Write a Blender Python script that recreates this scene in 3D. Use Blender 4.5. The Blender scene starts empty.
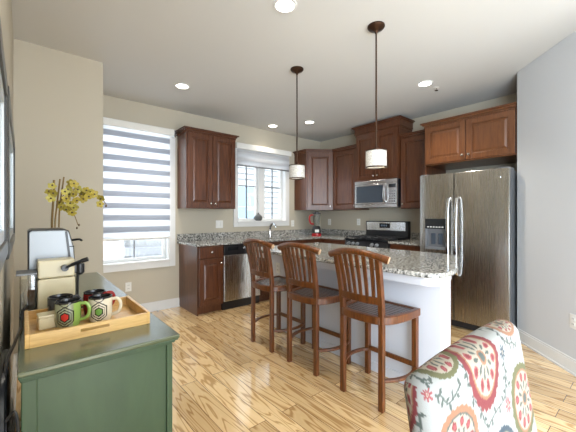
import bpy, bmesh, math, random
import numpy as np
from mathutils import Vector, Matrix
random.seed(7)
PI = math.pi
S = bpy.context.scene
COL = S.collection

# ------------------------------------------------------------------ camera, world, lights, exposure
TH = math.radians(49.83)
cam_d = bpy.data.cameras.new('camera'); cam = bpy.data.objects.new('camera', cam_d); COL.objects.link(cam)
cam.location = (0, 0, 1.266); cam.rotation_euler = (PI/2, 0, TH - PI/2)
cam_d.sensor_width = 36; cam_d.lens = 314/576*36; cam_d.clip_start = 0.01; cam_d.clip_end = 200
S.camera = cam
S.view_settings.view_transform = 'Standard'; S.view_settings.look = 'None'
S.view_settings.gamma = 1; S.view_settings.use_curve_mapping = False
S.view_settings.exposure = 0.70
W = bpy.data.worlds.new('World'); S.world = W; W.use_nodes = True
bg = W.node_tree.nodes['Background']
bg.inputs[0].default_value = (0.82, 0.91, 1.0, 1); bg.inputs[1].default_value = 4.2

def area_light(name, loc, rot, sx, sy, power, color):
    l = bpy.data.lights.new(name, 'AREA'); l.shape = 'RECTANGLE'; l.size = sx; l.size_y = sy
    l.energy = power; l.color = color
    o = bpy.data.objects.new(name, l); COL.objects.link(o); o.location = loc; o.rotation_euler = rot
    return o
# rear daylight from behind the camera; side lamp is added to light the island
area_light('daylight_rear', (1.4, -3.25, 1.0), (math.radians(102), 0, 0), 2.6, 2.4, 46, (0.84, 0.92, 1.0))
area_light('side_fill', (-0.30, -1.65, 1.15), (0, math.radians(-90), 0), 2.2, 2.1, 135, (0.72, 0.86, 1.0))
area_light('blind_backlight', (1.12, 4.60, 1.75), (-PI/2, 0, 0), 0.8, 1.1, 7, (0.9, 0.95, 1.0))  # extra lamp hidden outside the blind, added to brighten it
sun = bpy.data.lights.new('sun', 'SUN'); sun.energy = 1.5; sun.angle = 0.02; sun.color = (1, 0.97, 0.9)
so = bpy.data.objects.new('sun', sun); COL.objects.link(so); so.rotation_euler = (math.radians(50), 0, math.radians(28))

# ------------------------------------------------------------------ materials
def mat(name, color=(0.8, 0.8, 0.8), rough=0.5, metal=0.0, **kw):
    m = bpy.data.materials.new(name); m.use_nodes = True
    b = m.node_tree.nodes['Principled BSDF']
    b.inputs['Base Color'].default_value = (*color, 1); b.inputs['Roughness'].default_value = rough
    b.inputs['Metallic'].default_value = metal
    for k, v in kw.items():
        b.inputs[k.replace('_', ' ')].default_value = v
    return m
def nd(m, t, **kw):
    n = m.node_tree.nodes.new(t)
    for k, v in kw.items(): setattr(n, k, v)
    return n
def lk(m, a, b): m.node_tree.links.new(a, b)
def bsdf(m): return m.node_tree.nodes['Principled BSDF']
def ramp(m, stops):
    r = nd(m, 'ShaderNodeValToRGB'); e = r.color_ramp.elements
    while len(e) < len(stops): e.new(0.5)
    for q, (p, c) in zip(e, stops): q.position = p; q.color = (*c, 1)
    return r
def coords(m, scale=(1, 1, 1), rot=(0, 0, 0), kind='Object'):
    t = nd(m, 'ShaderNodeTexCoord'); p = nd(m, 'ShaderNodeMapping')
    p.inputs['Scale'].default_value = scale; p.inputs['Rotation'].default_value = rot
    lk(m, t.outputs[kind], p.inputs[0]); return p.outputs[0]
def noise(m, vec, scale, detail=4, rough=0.55, dist=0.0):
    n = nd(m, 'ShaderNodeTexNoise'); n.inputs['Scale'].default_value = scale; n.inputs['Detail'].default_value = detail
    n.inputs['Roughness'].default_value = rough; n.inputs['Distortion'].default_value = dist
    lk(m, vec, n.inputs['Vector']); return n.outputs['Fac']
def bump(m, h, strength=0.1, dist=0.01):
    b = nd(m, 'ShaderNodeBump'); b.inputs['Strength'].default_value = strength; b.inputs['Distance'].default_value = dist
    lk(m, h, b.inputs['Height']); lk(m, b.outputs[0], bsdf(m).inputs['Normal'])
def wood(name, dark, light, rough=0.3, scale=(14, 14, 1.3), coat=0.25, ns=3.0):
    m = mat(name, light, rough, Coat_Weight=coat, Coat_Roughness=0.15)
    n = noise(m, coords(m, scale), ns, 5, 0.6, 0.6)
    r = ramp(m, [(0.28, dark), (0.72, light)]); lk(m, n, r.inputs[0]); lk(m, r.outputs[0], bsdf(m).inputs['Base Color'])
    return m
def paint(name, c, rough=0.6):
    m = mat(name, c, rough); bump(m, noise(m, coords(m), 180, 2), 0.04, 0.002); return m

M = {}
M['wall'] = paint('greige_wall_paint', (0.50, 0.45, 0.355))
M['wall_daylit'] = paint('daylit_wall_paint', (0.60, 0.61, 0.625))  # same greige paint; cool daylight on the angled wall put into its colour
M['ceiling'] = paint('ceiling_paint', (0.63, 0.625, 0.605), 0.8)
M['trim'] = mat('white_trim_paint', (0.72, 0.715, 0.70), 0.35)
M['knee'] = paint('white_island_paint', (0.64, 0.65, 0.70), 0.45)
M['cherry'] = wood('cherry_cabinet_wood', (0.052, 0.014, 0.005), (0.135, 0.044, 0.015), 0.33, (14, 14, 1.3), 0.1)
M['cherry_lit'] = wood('lit_cherry_wood', (0.075, 0.024, 0.008), (0.165, 0.060, 0.020), 0.32, (14, 14, 1.3), 0.12)  # brighter copy of the cherry, with the light on it put into the colour
M['stool'] = wood('teak_stool_wood', (0.045, 0.012, 0.003), (0.185, 0.056, 0.011), 0.33, (20, 20, 2.5), 0.1)
M['stool_seat'] = wood('dark_seat_slats', (0.035, 0.020, 0.015), (0.10, 0.058, 0.042), 0.22, (2, 18, 2))
M['endgrain'] = mat('pale_end_grain', (0.52, 0.34, 0.20), 0.4)
M['bamboo'] = wood('bamboo', (0.50, 0.28, 0.075), (0.72, 0.46, 0.165), 0.35, (3, 30, 30))
M['green'] = wood('sage_green_paint', (0.026, 0.054, 0.021), (0.038, 0.074, 0.030), 0.45, (5, 5, 1.2), 0.08)
M['green_top'] = wood('olive_green_top', (0.070, 0.085, 0.040), (0.095, 0.110, 0.058), 0.24, (3, 1.5, 3), 0.4)
M['black'] = mat('black_plastic', (0.012, 0.012, 0.014), 0.3)
M['iron'] = mat('cast_iron', (0.02, 0.02, 0.022), 0.5)
M['blackglass'] = mat('black_glass', (0.015, 0.017, 0.02), 0.06)
M['ovenglass'] = mat('smoked_glass', (0.06, 0.075, 0.095), 0.08)
M['bronze'] = mat('dark_bronze', (0.055, 0.028, 0.016), 0.35, 0.8)
M['nickel'] = mat('brushed_nickel', (0.55, 0.53, 0.50), 0.25, 1.0)
M['chrome'] = mat('chrome', (0.75, 0.76, 0.78), 0.12, 1.0)
M['grey_metal'] = mat('grey_side_metal', (0.20, 0.205, 0.215), 0.4, 0.3)
M['plate'] = mat('white_plastic', (0.78, 0.77, 0.73), 0.35)
M['slot'] = mat('dark_slot', (0.05, 0.05, 0.05), 0.5)
M['cream'] = mat('cream_enamel', (0.58, 0.50, 0.32), 0.3)
M['silver_panel'] = mat('pale_silver_panel', (0.27, 0.285, 0.30), 0.32, 0.3)
M['red_plastic'] = mat('red_plastic', (0.35, 0.012, 0.015), 0.25)
M['leaf'] = mat('orchid_stem', (0.20, 0.12, 0.03), 0.6)
M['petal'] = mat('yellow_petal', (0.36, 0.28, 0.035), 0.5)
M['petal_pale'] = mat('pale_yellow_petal', (0.46, 0.39, 0.08), 0.5)
M['bud'] = mat('dark_bud', (0.10, 0.06, 0.03), 0.6)
M['pot'] = mat('grey_ceramic', (0.25, 0.26, 0.25), 0.4)
M['grey_pot'] = mat('dark_grey_stoneware', (0.10, 0.105, 0.10), 0.6)
M['display'] = mat('blue_display', (0.02, 0.05, 0.12), 0.1)
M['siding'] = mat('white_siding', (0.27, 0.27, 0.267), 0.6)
M['roofing'] = mat('grey_shingle', (0.20, 0.20, 0.21), 0.8)
M['brick'] = mat('pale_brick', (0.30, 0.17, 0.14), 0.8)
M['outglass'] = mat('blue_window_glass', (0.16, 0.22, 0.30), 0.1)
M['concrete'] = mat('pale_concrete', (0.5, 0.5, 0.48), 0.9)
M['frame'] = mat('black_picture_frame', (0.018, 0.017, 0.016), 0.3)
M['mat_board'] = mat('grey_silver_liner', (0.45, 0.46, 0.46), 0.35, 0.4)
M['shade_cloth'] = mat('shade_white_cloth', (0.75, 0.75, 0.74), 0.8)

# stainless steel with fine vertical brushing
def steel(name, c, rough, sc=(260, 260, 2), metal=1.0):
    m = mat(name, c, rough, metal)
    n = noise(m, coords(m, sc), 2.0, 2)
    r = nd(m, 'ShaderNodeMapRange'); r.inputs['To Min'].default_value = rough-0.015; r.inputs['To Max'].default_value = rough+0.02
    lk(m, n, r.inputs[0]); lk(m, r.outputs[0], bsdf(m).inputs['Roughness'])
    return m
M['steel'] = steel('stainless_steel', (0.50, 0.485, 0.46), 0.27)
bsdf(M['steel']).inputs['Anisotropic'].default_value = 0.8
tg = nd(M['steel'], 'ShaderNodeTangent', direction_type='RADIAL', axis='Z'); lk(M['steel'], tg.outputs[0], bsdf(M['steel']).inputs['Tangent'])
bsdf(M['steel']).inputs['Anisotropic Rotation'].default_value = 0.25
M['steel_light'] = steel('satin_steel', (0.66, 0.66, 0.66), 0.24, (2, 2, 200))

# granite: grey and cream speckle with black flecks
m = M['granite'] = mat('speckled_granite', (0.5, 0.48, 0.44), 0.10)
v = coords(m)
n1 = noise(m, v, 60, 4, 0.7)
r1 = ramp(m, [(0.38, (0.03, 0.03, 0.03)), (0.46, (0.20, 0.195, 0.18)), (0.53, (0.40, 0.385, 0.35)), (0.63, (0.66, 0.64, 0.60))])
lk(m, n1, r1.inputs[0])
vo = nd(m, 'ShaderNodeTexVoronoi'); vo.inputs['Scale'].default_value = 105; lk(m, v, vo.inputs['Vector'])
r2 = ramp(m, [(0.0, (0, 0, 0)), (0.16, (0, 0, 0)), (0.24, (1, 1, 1))]); lk(m, vo.outputs['Distance'], r2.inputs[0])
n2 = noise(m, v, 14, 2); r3 = ramp(m, [(0.46, (1, 1, 1)), (0.56, (0, 0, 0))]); lk(m, n2, r3.inputs[0])
ad = nd(m, 'ShaderNodeMix', data_type='RGBA', blend_type='LIGHTEN'); ad.inputs[0].default_value = 1
lk(m, r2.outputs[0], ad.inputs[6]); lk(m, r3.outputs[0], ad.inputs[7])
mu = nd(m, 'ShaderNodeMix', data_type='RGBA', blend_type='MULTIPLY'); mu.inputs[0].default_value = 0.85
lk(m, r1.outputs[0], mu.inputs[6]); lk(m, ad.outputs[2], mu.inputs[7]); lk(m, mu.outputs[2], bsdf(m).inputs['Base Color'])

# oak strip floor, boards running along Y
m = M['floor'] = mat('oak_strip_floor', (0.6, 0.4, 0.2), 0.16, Coat_Weight=1.0, Coat_Roughness=0.05, Coat_IOR=1.65)
v = coords(m, (1, 1, 1), (0, 0, PI/2))
br = nd(m, 'ShaderNodeTexBrick'); lk(m, v, br.inputs['Vector']); br.offset = 0.37; br.squash = 1.0
br.inputs['Color1'].default_value = (0, 0, 0, 1); br.inputs['Color2'].default_value = (1, 1, 1, 1); br.inputs['Mortar'].default_value = (0.5, 0.5, 0.5, 1)
br.inputs['Scale'].default_value = 1; br.inputs['Mortar Size'].default_value = 0.002; br.inputs['Brick Width'].default_value = 1.15; br.inputs['Row Height'].default_value = 0.128
cw = nd(m, 'ShaderNodeMix', data_type='RGBA', blend_type='LINEAR_LIGHT'); cw.inputs[0].default_value = 1.0   # each board gets its own grain
mp = nd(m, 'ShaderNodeVectorMath', operation='MULTIPLY_ADD'); lk(m, br.outputs['Color'], mp.inputs[0]); mp.inputs[1].default_value = (7.3, 5.1, 3.7); lk(m, v, mp.inputs[2])
sc = nd(m, 'ShaderNodeMapping'); sc.inputs['Scale'].default_value = (0.75, 8, 1); lk(m, mp.outputs[0], sc.inputs[0])
g1 = noise(m, sc.outputs[0], 1.3, 2, 0.4, 0.35)
wv = nd(m, 'ShaderNodeMath', operation='MULTIPLY'); wv.inputs[1].default_value = 66; lk(m, g1, wv.inputs[0])
sn = nd(m, 'ShaderNodeMath', operation='SINE'); lk(m, wv.outputs[0], sn.inputs[0])
rg = ramp(m, [(0.0, (0.74, 0.53, 0.285)), (0.5, (0.77, 0.56, 0.31)), (0.78, (0.70, 0.485, 0.245)), (0.97, (0.48, 0.295, 0.13))]); 
mr = nd(m, 'ShaderNodeMapRange'); mr.inputs[1].default_value = -1; mr.inputs[2].default_value = 1; lk(m, sn.outputs[0], mr.inputs[0]); lk(m, mr.outputs[0], rg.inputs[0])
rb = ramp(m, [(0.0, (0.70, 0.65, 0.58)), (0.5, (0.98, 0.96, 0.93)), (1.0, (1.22, 1.24, 1.26))]); lk(m, br.outputs['Color'], rb.inputs[0])
mm = nd(m, 'ShaderNodeMix', data_type='RGBA', blend_type='MULTIPLY'); mm.inputs[0].default_value = 1; lk(m, rg.outputs[0], mm.inputs[6]); lk(m, rb.outputs[0], mm.inputs[7])
sm = nd(m, 'ShaderNodeMix', data_type='RGBA'); lk(m, br.outputs['Fac'], sm.inputs[0]); lk(m, mm.outputs[2], sm.inputs[6]); sm.inputs[7].default_value = (0.16, 0.075, 0.025, 1)
lk(m, sm.outputs[2], bsdf(m).inputs['Base Color'])
bump(m, noise(m, v, 5, 2), 0.05, 0.02)

# banded (zebra) blind cloth: opaque bands between sheer ones
def zebra(name, period, z0, opaque, sheer):
    m = bpy.data.materials.new(name); m.use_nodes = True; nt = m.node_tree; nt.nodes.clear()
    out = nd(m, 'ShaderNodeOutputMaterial')
    t = nd(m, 'ShaderNodeTexCoord'); s = nd(m, 'ShaderNodeSeparateXYZ'); lk(m, t.outputs['Object'], s.inputs[0])
    a = nd(m, 'ShaderNodeMath', operation='MULTIPLY_ADD'); lk(m, s.outputs[2], a.inputs[0]); a.inputs[1].default_value = 2*PI/period; a.inputs[2].default_value = -z0*2*PI/period
    si = nd(m, 'ShaderNodeMath', operation='SINE'); lk(m, a.outputs[0], si.inputs[0])
    r = nd(m, 'ShaderNodeMapRange'); r.inputs[1].default_value = -0.35; r.inputs[2].default_value = 0.35; lk(m, si.outputs[0], r.inputs[0])
    def cloth(c, tr, op):
        d = nd(m, 'ShaderNodeBsdfDiffuse'); d.inputs[0].default_value = (*c, 1)
        l = nd(m, 'ShaderNodeBsdfTranslucent'); l.inputs[0].default_value = (*c, 1)
        x = nd(m, 'ShaderNodeMixShader'); x.inputs[0].default_value = tr; lk(m, d.outputs[0], x.inputs[1]); lk(m, l.outputs[0], x.inputs[2])
        p = nd(m, 'ShaderNodeBsdfTransparent'); y = nd(m, 'ShaderNodeMixShader'); y.inputs[0].default_value = op
        lk(m, x.outputs[0], y.inputs[1]); lk(m, p.outputs[0], y.inputs[2]); return y
    A = cloth(opaque, 0.12, 0.0); B = cloth(sheer, 0.55, 0.10)
    x = nd(m, 'ShaderNodeMixShader'); lk(m, r.outputs[0], x.inputs[0]); lk(m, A.outputs[0], x.inputs[1]); lk(m, B.outputs[0], x.inputs[2])
    lk(m, x.outputs[0], out.inputs[0]); return m
M['zebra'] = zebra('banded_blind_cloth', 0.148, 0.985, (0.34, 0.365, 0.42), (0.72, 0.74, 0.77))
M['zebra_small'] = zebra('banded_shade_cloth', 0.11, 2.09, (0.50, 0.50, 0.51), (0.62, 0.62, 0.63))
def glassmat(name, tint, refl):
    m = bpy.data.materials.new(name); m.use_nodes = True; nt = m.node_tree; nt.nodes.clear()
    out = nd(m, 'ShaderNodeOutputMaterial'); t = nd(m, 'ShaderNodeBsdfTransparent'); t.inputs[0].default_value = (*tint, 1)
    g = nd(m, 'ShaderNodeBsdfGlossy'); g.inputs['Roughness'].default_value = 0.02
    x = nd(m, 'ShaderNodeMixShader'); x.inputs[0].default_value = refl
    lk(m, t.outputs[0], x.inputs[1]); lk(m, g.outputs[0], x.inputs[2]); lk(m, x.outputs[0], out.inputs[0]); return m
M['glass'] = glassmat('clear_glass', (0.95, 0.97, 0.98), 0.06)
M['smoke'] = glassmat('grey_clear_plastic', (0.70, 0.69, 0.66), 0.12)
M['jar'] = glassmat('clear_jar_plastic', (0.75, 0.77, 0.76), 0.15)
def emis(name, c, s):
    m = mat(name, c, 0.5); b = bsdf(m); b.inputs['Emission Color'].default_value = (*c, 1); b.inputs['Emission Strength'].default_value = s; return m
M['lamp'] = emis('downlight_lens', (1, 0.95, 0.86), 7.0)
M['drum'] = emis('lit_linen_shade', (0.70, 0.67, 0.62), 0.06)
n = noise(M['drum'], coords(M['drum'], (1, 1, 1)), 160, 2)
r = ramp(M['drum'], [(0.35, (0.30, 0.28, 0.25)), (0.65, (0.66, 0.64, 0.59))]); lk(M['drum'], n, r.inputs[0]); lk(M['drum'], r.outputs[0], bsdf(M['drum']).inputs['Base Color'])
def vcol(name, rough, **kw):
    m = mat(name, (1, 1, 1), rough, **kw); a = nd(m, 'ShaderNodeAttribute'); a.attribute_name = 'pattern'
    lk(m, a.outputs['Color'], bsdf(m).inputs['Base Color']); return m
M['mug'] = vcol('glazed_patterned_ceramic', 0.18)
M['suzani'] = vcol('embroidered_cotton', 0.85)
bump(M['suzani'], noise(M['suzani'], coords(M['suzani']), 500, 2), 0.25, 0.002)

# ------------------------------------------------------------------ mesh helpers
class MB:
    def __init__(s): s.v = []; s.f = []; s.mi = []
    def add(s, vs, fs, mi=0):
        b = len(s.v); s.v += [tuple(q) for q in vs]; s.f += [tuple(b+i for i in f) for f in fs]; s.mi += [mi]*len(fs); return s
    def box(s, x0, x1, y0, y1, z0, z1, mi=0):
        x0, x1 = sorted((x0, x1)); y0, y1 = sorted((y0, y1)); z0, z1 = sorted((z0, z1))
        return s.add([(x0,y0,z0),(x1,y0,z0),(x1,y1,z0),(x0,y1,z0),(x0,y0,z1),(x1,y0,z1),(x1,y1,z1),(x0,y1,z1)],
                     [(0,3,2,1),(4,5,6,7),(0,1,5,4),(1,2,6,5),(2,3,7,6),(3,0,4,7)], mi)
    def prism(s, poly, z0, z1, mi=0):
        n = len(poly)
        return s.add([(x,y,z0) for x,y in poly]+[(x,y,z1) for x,y in poly],
                     [tuple(range(n-1,-1,-1)), tuple(range(n,2*n))]+[(i,(i+1)%n,n+(i+1)%n,n+i) for i in range(n)], mi)
    def tube(s, pts, r, n=8, mi=0, caps=True, flat=1.0):
        pts = [Vector(p) for p in pts]; k = len(pts); rs = r if isinstance(r, (list, tuple)) else [r]*k
        vs = []; up = None
        for i, p in enumerate(pts):
            t = (pts[min(i+1,k-1)]-pts[max(i-1,0)]).normalized()
            if up is None:
                up = Vector((0,0,1)) if abs(t.z) < 0.9 else Vector((1,0,0))
            a = (up - t*up.dot(t)).normalized(); b = t.cross(a); up = a
            for j in range(n):
                q = 2*PI*j/n; vs.append(p + a*math.cos(q)*rs[i]*flat + b*math.sin(q)*rs[i])
        fs = [(i*n+j, i*n+(j+1)%n, (i+1)*n+(j+1)%n, (i+1)*n+j) for i in range(k-1) for j in range(n)]
        if caps: fs += [tuple(range(n-1,-1,-1)), tuple((k-1)*n+j for j in range(n))]
        return s.add(vs, fs, mi)
    def strip(s, pts, w, t, axis, mi=0):
        """rectangular bar swept along pts; axis = unit vector of the thickness direction (or a list of them)"""
        pts = [Vector(p) for p in pts]; k = len(pts); vs = []
        ax = axis if isinstance(axis, list) else [Vector(axis)]*k
        ws = w if isinstance(w, (list, tuple)) else [w]*k
        for i, p in enumerate(pts):
            d = (pts[min(i+1,k-1)]-pts[max(i-1,0)]).normalized(); a = Vector(ax[i]); a = (a-d*a.dot(d)).normalized(); b = d.cross(a)
            for (u, q) in ((-1,-1),(1,-1),(1,1),(-1,1)): vs.append(p + b*u*ws[i]/2 + a*q*t/2)
        fs = [(i*4+j, i*4+(j+1)%4, (i+1)*4+(j+1)%4, (i+1)*4+j) for i in range(k-1) for j in range(4)]
        fs += [(3,2,1,0), tuple((k-1)*4+j for j in range(4))]
        return s.add(vs, fs, mi)
    def lathe(s, prof, c=(0,0,0), n=24, mi=0):
        vs = []; k = len(prof)
        for r, z in prof:
            for j in range(n):
                q = 2*PI*j/n; vs.append((c[0]+r*math.cos(q), c[1]+r*math.sin(q), c[2]+z))
        fs = [(i*n+j, i*n+(j+1)%n, (i+1)*n+(j+1)%n, (i+1)*n+j) for i in range(k-1) for j in range(n)]
        fs += [tuple(range(n-1,-1,-1)), tuple((k-1)*n+j for j in range(n))]
        return s.add(vs, fs, mi)
    def ball(s, c, r, n=10, m=6, sc=(1,1,1), mi=0):
        return s.add(*_ball(c, r, n, m, sc), mi)
    def build(s, name, material, parent=None, bevel=0.0, smooth=True, seg=2, ang=35, recalc=True):
        me = bpy.data.meshes.new(name); me.from_pydata(s.v, [], s.f); me.validate()
        for q in (material if isinstance(material, (list, tuple)) else [material]): me.materials.append(M[q] if isinstance(q, str) else q)
        if len(s.mi) == len(me.polygons): me.polygons.foreach_set('material_index', s.mi)
        if recalc:
            b = bmesh.new(); b.from_mesh(me); bmesh.ops.recalc_face_normals(b, faces=b.faces); b.to_mesh(me); b.free()
        if smooth:
            me.shade_smooth(); me.set_sharp_from_angle(angle=math.radians(ang))
        o = bpy.data.objects.new(name, me); COL.objects.link(o)
        if parent is not None: o.parent = parent
        if bevel:
            d = o.modifiers.new('edge', 'BEVEL'); d.width = bevel; d.segments = seg; d.limit_method = 'ANGLE'; d.angle_limit = math.radians(40)
        return o
def _ball(c, r, n, m, sc):
    vs = [(c[0], c[1], c[2]-r*sc[2])]
    for i in range(1, m):
        a = -PI/2 + PI*i/m
        for j in range(n):
            q = 2*PI*j/n; vs.append((c[0]+r*sc[0]*math.cos(a)*math.cos(q), c[1]+r*sc[1]*math.cos(a)*math.sin(q), c[2]+r*sc[2]*math.sin(a)))
    vs.append((c[0], c[1], c[2]+r*sc[2])); L = len(vs)-1
    fs = [(0, 1+(j+1)%n, 1+j) for j in range(n)]
    fs += [(1+i*n+j, 1+i*n+(j+1)%n, 1+(i+1)*n+(j+1)%n, 1+(i+1)*n+j) for i in range(m-2) for j in range(n)]
    fs += [(L, 1+(m-2)*n+j, 1+(m-2)*n+(j+1)%n) for j in range(n)]
    return vs, fs
def tag(o, label, cat, group=None):
    o['label'] = label; o['category'] = cat
    if group: o['group'] = group
    return o
def thing(name, label, cat, loc=(0,0,0), rz=0.0, group=None):
    o = bpy.data.objects.new(name, None); o.empty_display_size = 0.05; COL.objects.link(o)
    o.location = loc; o.rotation_euler = (0, 0, rz); return tag(o, label, cat, group)
def struct(o): o['kind'] = 'structure'; return o
def copy_tree(o, parent=None):
    c = o.copy(); COL.objects.link(c)
    if parent is not None: c.parent = parent
    for ch in list(o.children): copy_tree(ch, c)
    return c
def spline(pts, k=8):
    pts = [Vector(p) for p in pts]; out = []
    for i in range(len(pts)-1):
        p0, p1, p2, p3 = pts[max(i-1,0)], pts[i], pts[i+1], pts[min(i+2,len(pts)-1)]
        for j in range(k):
            t = j/k; out.append(0.5*((2*p1)+(p2-p0)*t+(2*p0-5*p1+4*p2-p3)*t*t+(3*p1-p0-3*p2+p3)*t**3))
    out.append(pts[-1]); return out

# ------------------------------------------------------------------ room shell
XW, YW, H = 4.53, 4.36, 2.74
WL, YA, XA = -0.06, 3.46, 0.591
struct(MB().box(-0.3, 4.8, -3.2, 4.6, -0.1, 0).build('floor', 'floor', smooth=False))
struct(MB().box(-0.3, 4.8, -3.2, 4.6, H, H+0.1).build('ceiling', 'ceiling', smooth=False))
W1 = (0.70, 1.535, 0.66, 2.38); W2 = (2.625, 3.62, 1.17, 2.36)
b = MB(); y0, y1 = YW, YW+0.16
b.box(XA-0.14, W1[0], y0, y1, 0, H); b.box(W1[1], W2[0], y0, y1, 0, H); b.box(W2[1], XW+0.16, y0, y1, 0, H)
for w in (W1, W2): b.box(w[0], w[1], y0, y1, 0, w[2]); b.box(w[0], w[1], y0, y1, w[3], H)
struct(b.build('wall_back', 'wall', smooth=False))
struct(MB().box(XW, XW+0.16, 0.945, YW, 0, H).build('wall_right', 'wall', smooth=False))
struct(MB().box(WL-0.14, WL, -0.5, YA+0.9, 0, H).box(WL-0.14, WL, -3.0, -2.8, 0, H).box(WL-0.14, WL, -2.8, -0.5, 2.4, H).build('wall_left', 'wall', smooth=False))  # opening behind the camera is added to let the side lamp in
struct(MB().box(WL, XA, YA, YA+0.16, 0, H).box(XA-0.14, XA, YA+0.16, YW, 0, H).build('wall_alcove', 'wall', smooth=False))
struct(MB().prism([(3.874,0.945),(2.9,-0.029),(2.9,-0.25),(XW+0.16,-0.25),(XW+0.16,0.945)], 0, H).build('wall_angled', 'wall_daylit', smooth=False))
struct(MB().box(2.9, 3.06, -3.0, -0.25, 0, H).build('wall_side', 'wall', smooth=False))
struct(MB().box(WL, 0.1, -3.16, -3.0, 0, H).box(2.7, 3.06, -3.16, -3.0, 0, H).box(0.1, 2.7, -3.16, -3.0, 2.5, H).build('wall_rear', 'wall', smooth=False))
def base(name, p, q, nrm):
    p, q, nv = Vector((*p,0)), Vector((*q,0)), Vector((*nrm,0)).normalized()
    b = MB()
    for (t, z0, z1) in ((0.014, 0, 0.105), (0.009, 0.105, 0.122), (0.024, 0, 0.018)):
        a = [p, q, q+nv*t, p+nv*t]; b.prism([(v.x, v.y) for v in a], z0, z1)
    struct(b.build(name, 'trim', bevel=0.002, smooth=False))
base('baseboard_back', (XA, YW), (1.69, YW), (0, -1))
base('baseboard_angled', (3.874, 0.945), (2.9, -0.029), (-1, 1))
base('baseboard_alcove', (WL, YA), (XA, YA), (0, -1))
base('baseboard_left', (WL, -0.5), (WL, YA), (1, 0))

# ------------------------------------------------------------------ windows
def window(name, w, ncas, cols, rows, casing=0.085):
    x0, x1, z0, z1 = w; r = bpy.data.objects.new(name, None); COL.objects.link(r); r.location = (0, 0, 0); struct(r)
    b = MB(); c = casing; yi = YW-0.018
    b.box(x0-c, x0, yi, YW+0.01, z0-c, z1+c); b.box(x1, x1+c, yi, YW+0.01, z0-c, z1+c)
    b.box(x0, x1, yi, YW+0.01, z1, z1+c); b.box(x0, x1, yi, YW+0.01, z0-c, z0)
    b.build('window_casing', 'trim', r, 0.003, False)
    b = MB(); t = 0.012
    b.box(x0, x0+t, YW, YW+0.15, z0, z1); b.box(x1-t, x1, YW, YW+0.15, z0, z1); b.box(x0, x1, YW, YW+0.15, z1-t, z1)
    b.build('jamb', 'trim', r, 0, False)
    MB().box(x0-0.01, x1+0.01, YW-0.032, YW+0.15, z0-0.006, z0+0.016).build('window_sill', 'trim', r, 0.004, False)
    W_ = (x1-x0-2*t); mull = 0.11 if ncas > 1 else 0.0; cw_ = (W_-mull*(ncas-1))/ncas
    if ncas > 1: MB().box(x0+t+cw_, x0+t+cw_+mull, YW+0.05, YW+0.14, z0+0.016, z1-t).build('mullion', 'trim', r, 0.004, False)
    for i in range(ncas):
        a = x0+t+i*(cw_+mull); e = a+cw_; f = 0.042; yb, yc = YW+0.08, YW+0.12; zb, zt = z0+0.016, z1-t
        s = MB().box(a, a+f, yb, yc, zb, zt).box(e-f, e, yb, yc, zb, zt).box(a+f, e-f, yb, yc, zb, zb+f).box(a+f, e-f, yb, yc, zt-f, zt)
        so_ = s.build('sash', 'trim', r, 0.003, False)
        MB().box(a+f, e-f, YW+0.098, YW+0.102, zb+f, zt-f).build('pane', 'glass', so_, 0, False)
        g = MB()
        for k in range(1, cols): x = a+f+(e-a-2*f)*k/cols; g.box(x-0.008, x+0.008, YW+0.09, YW+0.11, zb+f, zt-f)
        for k in range(1, rows): z = zb+f+(zt-zb-2*f)*k/rows; g.box(a+f, e-f, YW+0.091, YW+0.109, z-0.008, z+0.008)
        g.build('muntin', 'grey_metal', so_, 0, False)
    return r
w1 = window('window_1', W1, 1, 2, 1)
w2 = window('window_2', W2, 2, 2, 2, 0.078)

# banded blind, tall window
t = thing('zebra_blind', 'tall white zebra blind with broad grey-blue bands over the left window', 'window blind', (1.1, 4.30, 0.97))
def L(b, name, m, par, bev=0.0, sm=False):
    o = b.build(name, m, par, bev, sm); o.location = -par.location; return o
L(MB().box(0.605, 1.58, 4.265, YW-0.018, 2.36, 2.44), 'cassette', 'plate', t, 0.006)
L(MB().box(1.57, 1.596, 4.255, 4.34, 2.335, 2.435), 'end_bracket', 'chrome', t, 0.004)
b = MB(); N = 150; za, zb_ = 0.975, 2.37; per = 0.148
rows_ = [(za+(zb_-za)*i/N) for i in range(N+1)]
yy = [4.302+0.007*math.sin(2*PI*(z-0.985)/per) for z in rows_]
vs = [(x, yy[i], rows_[i]) for i in range(N+1) for x in (0.62, 1.527)]
b.add(vs, [(2*i, 2*i+1, 2*i+3, 2*i+2) for i in range(N)])
L(b, 'blind_fabric', 'zebra', t, 0, True)
L(MB().tube([(0.62, 4.302, 0.975), (1.527, 4.302, 0.975)], 0.013, 12), 'bottom_rail', 'plate', t, 0, True)
# raised shade over the sink window
t = thing('zebra_window_blind', 'short white raised zebra shade with striped hem over the sink window', 'window shade', (3.1, 4.31, 2.07))
L(MB().box(2.56, 3.695, 4.275, YW-0.018, 2.335, 2.425), 'cassette', 'plate', t, 0.006)
b = MB(); N = 40; rows_ = [2.075+(2.345-2.075)*i/N for i in range(N+1)]
b.add([(x, 4.312+0.006*math.sin(2*PI*(z-2.09)/0.11), z) for z in rows_ for x in (2.585, 3.665)], [(2*i, 2*i+1, 2*i+3, 2*i+2) for i in range(N)])
L(b, 'shade_fabric', 'zebra_small', t, 0, True)
b = MB()
for i in range(16): b.strip([(2.60+i*0.067, 4.300, 2.083), (2.64+i*0.067, 4.300, 2.066)], 0.014, 0.004, (0, 1, 0))
L(MB().tube([(2.585, 4.312, 2.075), (3.665, 4.312, 2.075)], 0.012, 12), 'bottom_rail', 'grey_metal', t, 0, True)
L(b, 'striped_hem', 'grey_metal', t, 0)

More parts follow.
